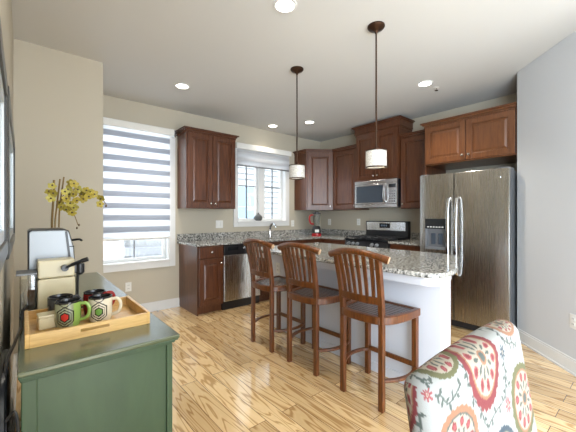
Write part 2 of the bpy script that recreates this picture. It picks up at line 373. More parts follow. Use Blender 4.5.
# ------------------------------------------------------------------ cabinets (local: front faces -y, back at y = 0, x to the right)
def door_mesh(x0, x1, z0, z1, y, fr=0.062):
    """raised-panel door, outer face at y-0.02"""
    b = MB(); t = 0.02
    b.box(x0, x0+fr, y-t, y, z0, z1).box(x1-fr, x1, y-t, y, z0, z1)
    b.box(x0+fr, x1-fr, y-t, y, z0, z0+fr).box(x0+fr, x1-fr, y-t, y, z1-fr, z1)
    a, c, d, e = x0+fr, x1-fr, z0+fr, z1-fr; g = 0.014
    b.box(a, c, y-t+0.012, y, d, e)
    i0, i1, j0, j1 = a+g, c-g, d+g, e-g; k = 0.02; yo, yi = y-t+0.012, y-t+0.004
    b.add([(i0,yo,j0),(i1,yo,j0),(i1,yo,j1),(i0,yo,j1),(i0+k,yi,j0+k),(i1-k,yi,j0+k),(i1-k,yi,j1-k),(i0+k,yi,j1-k)],
          [(4,5,6,7),(0,1,5,4),(1,2,6,5),(2,3,7,6),(3,0,4,7)])
    return b
def knob_mesh(x, y, z):
    b = MB(); pts = [(x, y+0.002, z), (x, y-0.012, z), (x, y-0.016, z), (x, y-0.022, z), (x, y-0.027, z), (x, y-0.029, z)]
    return b.tube(pts, [0.007, 0.006, 0.012, 0.0155, 0.012, 0.004], 12)
def crown(b, w, d, z, steps, left=True, right=True, dent=True):
    for (o, h0, h1) in steps:
        b.box(-(o if left else 0), w+(o if right else 0), -d-o, -0.002, z+h0, z+h1)
    if dent:
        o = steps[0][0]; n = int((w+o)/0.026); zz = z+steps[0][1]
        for i in range(n): b.box(i*0.026, i*0.026+0.014, -d-o-0.012, -d, zz, zz+0.018)
        if left:
            for i in range(int(d/0.026)): b.box(-o-0.012, 0, -i*0.026-0.02, -i*0.026-0.006, zz, zz+0.018)
STEPS = [(0.006, -0.05, -0.02), (0.022, -0.02, 0.0), (0.042, 0.0, 0.016)]
def upper(name, label, loc, rz, w, d, z0, z1, ndoor, knob='in', left=True, right=True, steps=STEPS, mat_='cherry', dent=True):
    t = thing(name, label, 'cabinet', (loc[0], loc[1], z0), rz)
    h = z1-z0
    MB().box(0, w, -d, -0.001, 0, h).build('body', mat_, t, 0.002, False)
    g = 0.014; dw_ = (w-2*g-0.006*(ndoor-1))/ndoor
    for i in range(ndoor):
        a = g+i*(dw_+0.006)
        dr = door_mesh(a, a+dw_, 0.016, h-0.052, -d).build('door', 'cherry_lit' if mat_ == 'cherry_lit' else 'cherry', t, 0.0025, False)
        kx = (a+dw_-0.032 if i == 0 else a+0.032) if ndoor == 2 else (a+0.032 if knob == 'l' else a+dw_-0.032)
        knob_mesh(kx, -d-0.02, 0.07).build('knob', 'nickel', dr)
    b = MB(); crown(b, w, d, h, steps, left, right, dent); b.build('crown_moulding', mat_, t, 0.002, False)
    return t
RZ = -PI/2
upper('upper_cabinet', 'two-door cherry upper cabinet between the two windows', (1.652, YW), 0, 0.745, 0.318, 1.37, 2.43, 2)
# diagonal corner cabinet: five-sided body
t = thing('corner_cabinet', 'cherry corner upper cabinet with a single angled door above the blender', 'cabinet', (0, 0, 1.37))
A, B_ = Vector((3.835, YW-0.32)), Vector((XW-0.32, 3.745)); zt = 1.06
poly = [(3.835, YW-0.001), tuple(A), tuple(B_), (XW-0.001, 3.745), (XW-0.001, YW-0.001)]
MB().prism(poly, 0, zt).build('body', 'cherry', t, 0.002, False)
b = MB()
for (o, h0, h1) in STEPS:
    b.prism([(3.835-o, YW-0.001), (A.x-o, A.y-o*0.6), (B_.x-o*0.9, B_.y+0.001), (XW-0.001, 3.745-0.0), (XW-0.001, YW-0.001)], zt+h0, zt+h1)
b.build('crown_moulding', 'cherry', t, 0.002, False)
dv = B_-A; Ld = dv.length; ang = math.atan2(dv.y, dv.x)
dr = door_mesh(0.02, Ld-0.02, 0.016, zt-0.052, 0).build('door', 'cherry', t, 0.0025, False); dr.location = (A.x, A.y, 0); dr.rotation_euler = (0, 0, ang)
knob_mesh(Ld-0.055, -0.02, 0.07).build('knob', 'nickel', dr)
upper('upper_cabinet', 'narrow cherry upper cabinet between the corner cabinet and the microwave cabinet', (XW, 3.744), RZ, 0.535, 0.318, 1.37, 2.43, 1, 'r', False, False)
upper('microwave_cabinet', 'tallest cherry cabinet with deep stepped crown above the microwave', (XW, 3.208), RZ, 0.768, 0.36, 1.818, 2.60, 2,
      steps=[(0.008, -0.05, -0.02), (0.024, -0.02, 0.0), (0.018, 0.0, 0.07), (0.032, 0.07, 0.085), (0.055, 0.085, 0.105)], dent=False)
upper('upper_cabinet', 'cherry upper cabinet between the microwave and the refrigerator', (XW, 2.439), RZ, 0.438, 0.318, 1.37, 2.43, 1, 'l', False, False)
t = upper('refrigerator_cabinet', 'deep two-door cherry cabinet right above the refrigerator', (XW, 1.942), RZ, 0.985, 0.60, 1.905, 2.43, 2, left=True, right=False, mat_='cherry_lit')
MB().box(-0.012, 0.008, -0.58, -0.001, -1.905, -0.001).build('end_panel', 'cherry', t, 0.002, False)

def basecab(name, label, loc, rz, w, d=0.6, drawer=True, ndoor=1, left=False):
    t = thing(name, label, 'cabinet', (loc[0], loc[1], 0), rz)
    c = MB()
    if name == 'sink_cabinet': c.box(0, 0.018, -d, -0.001, 0.10, 0.883).box(w-0.018, w, -d, -0.001, 0.10, 0.883).box(0.018, w-0.018, -d, -d+0.018, 0.10, 0.883).box(0.018, w-0.018, -d+0.018, -0.001, 0.10, 0.12)
    else: c.box(0, w, -d, -0.001, 0.10, 0.883)
    c.box(0.0, w, -d+0.06, -0.001, 0.0, 0.10).build('body', 'cherry', t, 0.002, False)
    if left: MB().box(-0.006, 0.012, -d, -0.001, 0, 0.883).build('end_panel', 'cherry', t, 0.002, False)
    g = 0.016; zt = 0.71 if drawer else 0.87; dw_ = (w-2*g-0.006*(ndoor-1))/ndoor
    for i in range(ndoor):
        a = g+i*(dw_+0.006)
        dr = door_mesh(a, a+dw_, 0.125, zt, -d, 0.055).build('door', 'cherry', t, 0.0025, False)
        knob_mesh(a+dw_-0.03, -d-0.02, zt-0.06).build('knob', 'nickel', dr)
        if drawer:
            dd = MB().box(a, a+dw_, -d-0.02, -d, 0.725, 0.868).build('drawer', 'cherry', t, 0.004, False)
            knob_mesh(a+dw_/2, -d-0.02, 0.797).build('knob', 'nickel', dd)
    return t
basecab('base_cabinet', 'cherry base cabinet with drawer at the left end of the counter', (1.682, YW), 0, 0.362, left=True)
basecab('sink_cabinet', 'wide two-door cherry base cabinet under the sink, right of the dishwasher', (2.652, YW), 0, 0.90, ndoor=2)
t = thing('corner_base_cabinet', 'cherry base cabinet filling the corner of the counter, left of the range', 'cabinet', (0, 0, 0))
MB().prism([(3.554, YW-0.001), (3.554, 3.76), (3.93, 3.76), (3.93, 3.215), (XW-0.001, 3.215), (XW-0.001, YW-0.001)], 0.1, 0.883).prism(
    [(3.554, YW-0.001), (3.554, 3.82), (3.99, 3.82), (3.99, 3.215), (XW-0.001, 3.215), (XW-0.001, YW-0.001)], 0, 0.1).build('body', 'cherry', t, 0.002, False)
dr = door_mesh(0.02, 0.52, 0.125, 0.71, 0, 0.055).build('door', 'cherry', t, 0.0025, False); dr.location = (3.93, 3.745, 0); dr.rotation_euler = (0, 0, RZ)
knob_mesh(0.05, -0.02, 0.65).build('knob', 'nickel', dr)
dr = MB().box(0.02, 0.52, -0.02, 0, 0.725, 0.868).build('drawer', 'cherry', t, 0.004, False); dr.location = (3.93, 3.745, 0); dr.rotation_euler = (0, 0, RZ)
knob_mesh(0.27, -0.02, 0.797).build('knob', 'nickel', dr)
basecab('base_cabinet', 'short cherry base cabinet between the range and the refrigerator', (XW, 2.438), RZ, 0.478)

# counters with backsplash
CT0, CT1 = 0.884, 0.914
t = thing('granite_countertop', 'L-shaped speckled granite counter under the window and round the corner', 'countertop', (3, 4, CT0))
b = MB(); sx0, sx1, sy0, sy1 = 2.78, 3.40, 3.82, 4.20
b.box(1.645, sx0, 3.722, YW-0.001, CT0, CT1).box(sx1, XW-0.001, 3.722, YW-0.001, CT0, CT1).box(sx0, sx1, 3.722, sy0, CT0, CT1).box(sx0, sx1, sy1, YW-0.001, CT0, CT1).box(3.885, XW-0.001, 3.212, 3.722, CT0, CT1)
L(b, 'slab', 'granite', t)
L(MB().box(1.645, XW-0.021, YW-0.021, YW-0.001, CT1, CT1+0.10).box(XW-0.021, XW-0.001, 3.212, YW-0.001, CT1, CT1+0.10), 'backsplash', 'granite', t)
t = thing('granite_countertop', 'short granite counter between the range and the refrigerator', 'countertop', (4.2, 2.2, CT0))
L(MB().box(3.885, XW-0.001, 1.962, 2.440, CT0, CT1), 'slab', 'granite', t, 0.003)
L(MB().box(XW-0.021, XW-0.001, 1.962, 2.440, CT1, CT1+0.10), 'backsplash', 'granite', t)
# sink and faucet
t = thing('kitchen_sink', 'stainless sink basin set in the granite below the window', 'sink', (3.09, 4.0, 0.70))
b = MB(); z = 0.70
b.box(sx0-0.005, sx1+0.005, sy0-0.005, sy1+0.005, z-0.003, z).box(sx0-0.006, sx0, sy0, sy1, z, CT0-0.001).box(sx1, sx1+0.006, sy0, sy1, z, CT0-0.001).box(sx0, sx1, sy0-0.006, sy0, z, CT0-0.001).box(sx0, sx1, sy1, sy1+0.006, z, CT0-0.001)
L(b, 'basin', 'steel_light', t)
L(MB().lathe([(0.03, 0), (0.03, 0.004)], (3.09, 4.0, z), 16), 'drain', 'chrome', t)
t = thing('kitchen_faucet', 'chrome single-lever faucet behind the sink', 'faucet', (3.2, 4.265, CT1))
MB().lathe([(0.027, 0), (0.027, 0.012), (0.021, 0.02), (0.02, 0.12), (0.017, 0.13)], n=16).build('base', 'chrome', t)
MB().tube(spline([(0, 0, 0.09), (0, 0.0, 0.17), (0, -0.03, 0.215), (0, -0.09, 0.225), (0, -0.15, 0.19), (0, -0.16, 0.16)], 6), 0.012, 10).build('spout', 'chrome', t)
MB().tube([(0, 0, 0.13), (0.01, 0.0, 0.165), (0.055, -0.01, 0.23)], [0.016, 0.012, 0.007], 10).build('lever', 'black', t)

# ------------------------------------------------------------------ dishwasher, range, microwave, refrigerator
t = thing('dishwasher', 'stainless dishwasher with black control strip under the window counter', 'dishwasher', (2.048, YW, 0))
MB().box(0, 0.60, -0.57, -0.01, 0.0, 0.882).build('body', 'black', t, 0, False)
MB().box(0.006, 0.594, -0.605, -0.571, 0.115, 0.735).build('door', 'steel', t, 0.006, False)
p = MB().box(0.006, 0.594, -0.612, -0.571, 0.74, 0.875).build('control_panel', 'black', t, 0.006, False)
MB().box(0.06, 0.22, -0.614, -0.611, 0.80, 0.845).build('display', 'blackglass', p, 0, False)
b = MB()
for i in range(4): b.lathe([(0.008, 0), (0.008, 0.003)], (0, 0, 0), 10)
b = MB()
for i in range(5): b.box(0.30+i*0.045, 0.325+i*0.045, -0.615, -0.611, 0.81, 0.835)
b.build('button', 'nickel', p, 0, False)
MB().box(0.006, 0.594, -0.54, -0.52, 0.0, 0.11).build('kick_plate', 'black', t, 0, False)

t = thing('gas_range', 'stainless gas range with black grates and raised back panel', 'range', (XW, 3.206, 0), RZ)
w = 0.762
MB().box(0, w, -0.63, -0.03, 0.04, 0.90).build('body', 'black', t, 0.002, False)
MB().box(0.004, w-0.004, -0.665, -0.04, 0.895, 0.917).build('cooktop', 'blackglass', t, 0.004, False)
p = MB().add([(0.004,-0.665,0.80),(w-0.004,-0.665,0.80),(w-0.004,-0.63,0.895),(0.004,-0.63,0.895),(0.004,-0.60,0.80),(w-0.004,-0.60,0.80),(w-0.004,-0.60,0.895),(0.004,-0.60,0.895)],
    [(0,1,2,3),(4,7,6,5),(0,4,5,1),(3,2,6,7),(0,3,7,4),(1,5,6,2)]).build('control_panel', 'black', t, 0.003, False)
for x in (0.09, 0.17, 0.25, 0.51, 0.59):
    MB().tube([(x, -0.645, 0.85), (x, -0.668, 0.845), (x, -0.690, 0.838), (x, -0.694, 0.837)], [0.024, 0.024, 0.02, 0.014], 14).build('knob', 'silver_panel', p)
d = MB().box(0.006, w-0.006, -0.665, -0.631, 0.22, 0.795).build('oven_door', 'steel', t, 0.006, False)
MB().box(0.11, w-0.11, -0.668, -0.664, 0.34, 0.66).build('door_glass', 'blackglass', d, 0, False)
MB().tube([(0.05, -0.664, 0.74), (0.06, -0.71, 0.74), (w-0.06, -0.71, 0.74), (w-0.05, -0.664, 0.74)], 0.012, 10).build('handle', 'chrome', d)
MB().box(0.006, w-0.006, -0.66, -0.631, 0.05, 0.21).build('drawer', 'steel', t, 0.005, False)
g = MB().box(0.0, w, -0.10, -0.02, 0.915, 1.185).build('back_panel', 'black', t, 0.01, False)
MB().box(0.02, w-0.04, -0.108, -0.10, 1.035, 1.172).build('fascia', 'steel_light', g, 0.004, False)
MB().box(0.27, 0.46, -0.112, -0.107, 1.075, 1.150).build('display', 'blackglass', g, 0.002, False)
b = MB()
for i in range(4): b.box(0.30+i*0.03, 0.318+i*0.03, -0.1135, -0.1115, 1.10, 1.128)
b.build('clock_digits', 'outglass', g, 0, False)
for k in range(3):
    b = MB(); x0, x1 = 0.02+k*0.243, 0.02+k*0.243+0.236; ya, yb = -0.62, -0.13; zz = 0.942; r_ = 0.006
    for x in (x0, x1): b.box(x-r_, x+r_, ya, yb, zz-r_, zz+r_)
    for y in (ya, (ya+yb)/2, yb): b.box(x0, x1, y-r_, y+r_, zz-r_, zz+r_)
    for y in (ya+0.12, yb-0.12):
        b.box(x0, x1, y-0.004, y+0.004, zz-r_, zz+r_+0.004); b.box((x0+x1)/2-0.004, (x0+x1)/2+0.004, y-0.1, y+0.1, zz-r_, zz+r_+0.004)
    for x in (x0, x1):
        for y in (ya, yb): b.box(x-r_, x+r_, y-r_, y+r_, 0.917, zz)
    b.build('grate', 'iron', t, 0.002, False)
for (x, y) in ((0.138, -0.5), (0.138, -0.25), (0.38, -0.38), (0.624, -0.5), (0.624, -0.25)):
    MB().lathe([(0.045, 0), (0.045, 0.008), (0.03, 0.012), (0.03, 0.018), (0.02, 0.02)], (x, y, 0.917), 16).build('burner', 'iron', t)

t = thing('microwave_oven', 'stainless over-the-range microwave with dark window and upright handle', 'microwave', (XW, 3.205, 1.398), RZ)
w, hh = 0.757, 0.415
MB().box(0, w, -0.375, -0.005, 0, hh).build('body', 'black', t, 0.003, False)
d = MB().box(0, 0.60, -0.405, -0.376, 0.05, hh-0.055).build('door', 'steel_light', t, 0.004, False)
MB().box(0.035, 0.525, -0.408, -0.404, 0.075, hh-0.08).build('door_glass', 'ovenglass', d, 0.003, False)
MB().tube(spline([(0.565, -0.405, 0.08), (0.565, -0.44, 0.11), (0.565, -0.452, 0.2), (0.565, -0.44, 0.30), (0.565, -0.405, 0.335)], 5), 0.014, 10).build('handle', 'chrome', d)
p = MB().box(0.602, w, -0.405, -0.376, 0.05, hh-0.055).build('control_panel', 'steel_light', t, 0.004, False)
MB().box(0.625, w-0.02, -0.408, -0.404, hh-0.125, hh-0.075).build('display', 'blackglass', p, 0.001, False)
for r_ in range(5):
    for c_ in range(3):
        MB().box(0.63+c_*0.037, 0.657+c_*0.037, -0.408, -0.404, 0.075+r_*0.037, 0.098+r_*0.037).build('button', 'grey_metal', p, 0, False)
MB().box(0, w, -0.405, -0.376, hh-0.052, hh).build('vent_grille', 'steel_light', t, 0.003, False)
MB().box(0, w, -0.405, -0.376, 0, 0.047).build('bottom_trim', 'steel_light', t, 0.003, False)

t = thing('refrigerator', 'side-by-side stainless refrigerator with dispenser in its left door', 'refrigerator', (XW, 1.903, 0), RZ)
w = 0.932; hf = 1.755
MB().box(0.004, w-0.004, -0.745, -0.04, 0.02, hf-0.015).build('body', 'grey_metal', t, 0.006, False)
def fdoor(x0, x1, hole=None):
    b = MB(); n = 14; y0, yb = -0.80, -0.752; prof = []
    for i in range(n+1):
        u = i/n; x = x0+(x1-x0)*u; prof.append((x, y0-0.012*(1-(2*u-1)**2)))
    if hole is None:
        b.prism([(x0, yb)]+prof+[(x1, yb)], 0.09, hf)
    else:
        hx0, hx1, hz0, hz1 = hole; yy = lambda x: y0-0.012*(1-(2*(x-x0)/(x1-x0)-1)**2)
        full = [(x0, yb)]+prof+[(x1, yb)]
        b.prism(full, 0.09, hz0); b.prism(full, hz1, hf)
        b.prism([(x0, yb)]+[p for p in prof if p[0] < hx0-1e-4]+[(hx0, yy(hx0)), (hx0, yb)], hz0, hz1)
        b.prism([(hx1, yb), (hx1, yy(hx1))]+[p for p in prof if p[0] > hx1+1e-4]+[(x1, yb)], hz0, hz1)
    return b
hole = (0.068, 0.325, 0.872, 1.235)
d1 = fdoor(0.002, 0.392, hole).build('door', 'steel', t, 0.0, True)
d2 = fdoor(0.400, w-0.002).build('door', 'steel', t, 0.004, True)
dp = MB().box(hole[0], hole[1], -0.765, -0.753, hole[2], hole[3]).box(hole[0], hole[0]+0.012, -0.812, -0.765, hole[2], hole[3]).box(hole[1]-0.012, hole[1], -0.814, -0.765, hole[2], hole[3]).box(hole[0], hole[1], -0.814, -0.765, hole[2], hole[2]+0.025).build('dispenser', 'grey_metal', d1, 0.002, False)
MB().box(hole[0]+0.002, hole[1]-0.002, -0.816, -0.766, 1.115, hole[3]-0.002).build('dispenser_panel', 'blackglass', d1, 0.004, False)
b = MB()
for i in range(6): b.box(hole[0]+0.03+i*0.034, hole[0]+0.05+i*0.034, -0.8175, -0.8155, 1.13, 1.142)
b.build('dispenser_buttons', 'plate', d1, 0, False)
for x in (hole[0]+0.085, hole[0]+0.17): MB().box(x-0.025, x+0.025, -0.785, -0.766, 0.93, 1.06).build('paddle', 'ovenglass', d1, 0.006, False)
for (dd, x) in ((d1, 0.352), (d2, 0.440)):
    MB().strip(spline([(x, -0.80, 0.60), (x, -0.845, 0.63), (x, -0.862, 0.80), (x, -0.866, 1.03), (x, -0.862, 1.27), (x, -0.845, 1.44), (x, -0.80, 1.475)], 5), 0.034, 0.018, (0, 1, 0)).build('handle', 'chrome', dd, 0.006, True)
for x in (0.05, w-0.05): MB().box(x-0.045, x+0.045, -0.79, -0.62, hf-0.015, hf+0.012).build('hinge_cover', 'grey_metal', t, 0.006, False)
MB().box(0.01, w-0.01, -0.77, -0.70, 0.015, 0.085).build('kick_grille', 'black', t, 0.003, False)
MB().box(w-0.175, w-0.075, -0.8085, -0.797, hf-0.103, hf-0.085).build('emblem', 'chrome', d2, 0.002, False)
MB().tube(spline([(w-0.15, -0.806, hf-0.080), (w-0.12, -0.806, hf-0.074), (w-0.09, -0.806, hf-0.080)], 4), 0.003, 6).build('emblem', 'chrome', d2)

# blender on the corner counter
t = thing('blender', 'small stand blender with red handle on the corner counter', 'blender', (3.98, 3.93, CT1), math.radians(-40))
MB().lathe([(0.085, 0), (0.088, 0.02), (0.085, 0.04), (0.075, 0.05)], n=20).build('foot_ring', 'red_plastic', t)
MB().lathe([(0.078, 0.045), (0.08, 0.08), (0.07, 0.15), (0.052, 0.175)], n=20).build('motor_base', 'black', t)
MB().box(-0.035, 0.035, -0.085, -0.07, 0.065, 0.115).build('control_plate', 'plate', t, 0.004, False)
MB().lathe([(0.048, 0.175), (0.055, 0.20), (0.068, 0.36), (0.072, 0.385)], n=20).build('jar', 'jar', t)
MB().lathe([(0.075, 0.385), (0.075, 0.405), (0.04, 0.412), (0.035, 0.43), (0.02, 0.432)], n=20).build('lid', 'black', t)
MB().tube(spline([(-0.055, 0, 0.37), (-0.11, 0, 0.36), (-0.125, 0, 0.29), (-0.10, 0, 0.22), (-0.05, 0, 0.21)], 5), 0.013, 8).build('handle', 'red_plastic', t)
# pot on the window sill
t = thing('sill_pot', 'small dark grey lidded pot on the sill of the sink window', 'pot', (3.05, YW-0.002, W2[2]+0.016))
t.location.y = YW+0.03
MB().lathe([(0.045, 0), (0.062, 0.02), (0.066, 0.055), (0.055, 0.085), (0.04, 0.092)], n=20).build('body', 'grey_pot', t)
MB().lathe([(0.042, 0.090), (0.03, 0.104), (0.012, 0.112), (0.010, 0.122), (0.014, 0.132), (0.006, 0.138)], n=16).build('lid', 'grey_pot', t)
MB().tube(spline([(-0.058, 0, 0.07), (-0.085, 0, 0.065), (-0.085, 0, 0.035), (-0.06, 0, 0.025)], 4), 0.006, 8).build('handle', 'grey_pot', t)

# wall plates
def plate(name, label, loc, rz, kind='outlet', w=0.072, gang=1):
    t = thing(name, label, 'outlet' if kind == 'outlet' else 'switch', loc, rz)
    W_ = w*gang
    MB().box(-W_/2, W_/2, -0.006, 0, -0.058, 0.058).build('cover_plate', 'plate', t, 0.002, False)
    for g in range(gang):
        cx = -W_/2+w*(g+0.5)
        if kind == 'outlet':
            for z in (-0.021, 0.021):
                r = MB().box(cx-0.016, cx+0.016, -0.0085, -0.005, z-0.015, z+0.015).build('socket', 'plate', t, 0.004, False)
                MB().box(cx-0.008, cx-0.005, -0.0092, -0.0084, z-0.005, z+0.008).box(cx+0.005, cx+0.008, -0.0092, -0.0084, z-0.005, z+0.008).build('slot', 'slot', r, 0, False)
        else:
            MB().box(cx-0.017, cx+0.017, -0.011, -0.005, -0.033, 0.033).build('rocker', 'plate', t, 0.002, False)
plate('wall_outlet', 'white outlet low on the wall under the left window', (1.024, YW-0.001, 0.365), 0)
plate('light_switch', 'white double switch plate above the dishwasher counter, left of the sink window', (2.30, YW-0.001, 1.14), 0, 'switch', 0.06, 2)
plate('wall_outlet', 'white outlet between the sink window and the corner cabinet', (3.79, YW-0.001, 1.13), 0)
plate('wall_outlet', 'white outlet on the backsplash wall right of the blender', (XW-0.001, 4.12, 1.15), RZ)
plate('wall_outlet', 'white outlet on the backsplash wall just left of the range', (XW-0.001, 3.43, 1.16), RZ)
plate('wall_outlet', 'white outlet low on the right angled wall', (3.3735, 0.4445, 0.42), RZ-PI/4)

# ------------------------------------------------------------------ island
t = thing('kitchen_island', 'white-fronted kitchen island behind the three bar stools', 'kitchen island', (2.4, 1.9, 0))
IY0, IY1 = 0.972, 2.93
L(MB().box(2.20, 2.352, IY0, IY1, 0, 0.82), 'knee_wall', 'knee', t, 0.003)
def rounded(x0, y0, x1, y1, o):
    """counter outline, inset by o"""
    P = [(1.893+o, 2.955-o)]
    for k in range(0, 7):
        a = PI + k*(PI/2)/6; r_ = 0.10-o*0.4; P.append((1.893+o+r_+r_*math.cos(a), 0.858+o+r_+r_*math.sin(a)))
    P += [(2.16, 0.862+o), (2.30, 0.90+o), (2.45, 0.965+o), (2.75, 1.075+o), (2.93, 1.135+o), (3.0-o, 1.18+o), (3.02-o, 1.26), (3.02-o, 2.955-o)]
    return P
L(MB().prism(rounded(0,0,0,0,0.045), 0.822, 0.882), 'apron', 'knee', t, 0.002)
L(MB().box(2.354, 2.93, 1.205, 2.90, 0.10, 0.82).box(2.354, 2.87, 1.205, 2.90, 0, 0.10), 'cabinet_body', 'cherry', t, 0.002)
for i in range(3):
    dr = door_mesh(0.012, 0.545, 0.12, 0.80, 0).build('door', 'cherry', t, 0.0025, False)
    dr.location = (2.93-2.4, 1.215+i*0.56-1.9, 0); dr.rotation_euler = (0, 0, PI/2)
    knob_mesh(0.05, -0.02, 0.72).build('knob', 'nickel', dr)
L(MB().box(2.186, 2.20, IY0, IY1, 0, 0.075), 'base_trim', 'knee', t, 0.002)
tag(MB().prism(rounded(0,0,0,0,0), 0.8825, 0.914).build('island_countertop', 'granite', None, 0.006, True), 'speckled granite slab with rounded corner on top of the white island', 'countertop')
plate('island_outlet', 'white outlet on the island end seen between the two far stools', (2.199, 2.775, 0.68), RZ)

# ------------------------------------------------------------------ bar stools (local: sitter faces +x, towards the counter)
def make_stool():
    t = thing('bar_stool', '', 'bar stool', (0, 0, 0))
    m = 'stool'
    # back legs run on as back posts
    for s in (1, -1):
        pts = spline([(0, s*0.160, 0), (0.0, s*0.160, 0.3), (0.0, s*0.160, 0.6), (-0.016, s*0.163, 0.76), (-0.062, s*0.173, 0.998)], 6)
        MB().strip(pts, 0.036, 0.034, (1, 0, 0)).build('back_leg', m, t, 0.004, False)
        MB().box(0.335, 0.373, s*0.200-0.018, s*0.200+0.018, 0, 0.572).build('leg', m, t, 0.004, False)
    # seat: bowed plan, slatted top inside a rim
    half = [(-0.048, 0), (-0.042, 0.08), (-0.015, 0.16), (0.07, 0.212), (0.20, 0.232), (0.30, 0.232), (0.380, 0.228)]
    hp = spline([(x, y, 0) for x, y in half], 5)
    pl = [(p.x, p.y) for p in hp] + [(p.x, -p.y) for p in reversed(hp)][:-1]
    cx, cy = 0.17, 0.0
    inn = []
    for (x, y) in pl:
        d = Vector((cx-x, -y)).normalized(); inn.append((x+d.x*0.042, y+d.y*0.042))
    n = len(pl); b = MB(); z0, z1 = 0.560, 0.612
    b.add([(x, y, z0) for x, y in pl]+[(x, y, z1) for x, y in pl]+[(x, y, z0) for x, y in inn]+[(x, y, z1) for x, y in inn],
          [(i,(i+1)%n,n+(i+1)%n,n+i) for i in range(n)]+[(n+i,n+(i+1)%n,3*n+(i+1)%n,3*n+i) for i in range(n)]+
          [(2*n+(i+1)%n,2*n+i,3*n+i,3*n+(i+1)%n) for i in range(n)]+[(i,2*n+i,2*n+(i+1)%n,(i+1)%n) for i in range(n)])
    b.build('seat_rim', m, t, 0.005, True)
    b = MB()
    def halfw(x):
        ys = [y for i in range(len(inn)) for y in [0]]
        best = 0.0
        for i in range(n):
            (xa, ya), (xb, yb) = inn[i], inn[(i+1)%n]
            if (xa-x)*(xb-x) <= 0 and abs(xa-xb) > 1e-7: best = max(best, abs(ya+(yb-ya)*(x-xa)/(xb-xa)))
        return best
    x = -0.004; sw = 0.036
    while x < 0.338:
        xe = min(x+sw-0.005, 0.342); h0, h1 = halfw(x), halfw(xe)
        if min(h0, h1) > 0.02: b.prism([(x, -h0), (xe, -h1), (xe, h1), (x, h0)], 0.583, 0.605)
        x += sw
    b.build('seat_slats', 'stool_seat', t, 0.002, False)
    # lower curved rail, crest and back slats
    ys = [(-0.16+0.32*i/8) for i in range(9)]
    bow = lambda y, k: -k*(1-(y/0.16)**2)
    MB().strip([(-0.012+bow(y, 0.022), y, 0.712) for y in ys], 0.048, 0.022, (1, 0, 0)).build('back_rail', m, t, 0.004, True)
    for i in range(6):
        u = -1+2*(i+0.5)/6; yb, yt = u*0.138, u*0.158
        MB().strip(spline([(-0.012+bow(yb, 0.022), yb, 0.728), (-0.028+bow(yb, 0.028), yb*1.05, 0.85), (-0.064+bow(yb, 0.03), yt, 0.985+0.040*(1-(yt/0.243)**2))], 5), [0.023+0.008*k/10 for k in range(11)], 0.011, (1, 0, 0)).build('back_slat', m, t, 0.002, False)
    N = 20; pts = []; 
    for i in range(N+1):
        y = -0.240+0.470*i/N; q = 1-((y+0.005)/0.235)**2
        pts.append((-0.048-0.05*q, y, 0.990+0.042*q))
    b = MB(); rr = [0.021+0.005*abs(2*i/N-1)**4 for i in range(N+1)]
    b.tube(pts, rr, 12)
    c = b.build('crest_rail', m, t, 0.0, True)
    for k, e in ((0, -1), (N, 1)):
        b = MB(); p = Vector(pts[k]); q = Vector(pts[k-e if e > 0 else 1]); d = (p-q).normalized()
        b.tube([p+d*0.0005, p+d*0.004], [0.0235, 0.021], 12)
        b.build('scroll_end', 'endgrain', c, 0, True)
    # stretchers
    for s in (1, -1):
        MB().strip(spline([(0.01, s*0.162, 0.195), (0.10, s*0.215, 0.195), (0.20, s*0.238, 0.195), (0.30, s*0.225, 0.195), (0.345, s*0.200, 0.195)], 5), 0.030, 0.018, (0, 0, 1)).build('side_stretcher', m, t, 0.003, False)
    MB().strip([(0.354, -0.20, 0.21), (0.354, 0.20, 0.21)], 0.020, 0.034, (0, 0, 1)).build('foot_rail', m, t, 0.003, False)
    return t
st = make_stool()
SP = [(1.775, 1.322, 0.0, 'nearest slat-back wooden bar stool, beside the patterned chair'),
      (1.776, 1.920, 0.02, 'middle slat-back wooden bar stool of the three at the island'),
      (1.773, 2.490, -0.02, 'farthest slat-back wooden bar stool, in front of the dishwasher')]
for i, (x, y, r, lab) in enumerate(SP):
    o = st if i == 0 else copy_tree(st)
    o.location = (x, y, 0); o.rotation_euler = (0, 0, r); o['label'] = lab; o['group'] = 'bar stools along the island'

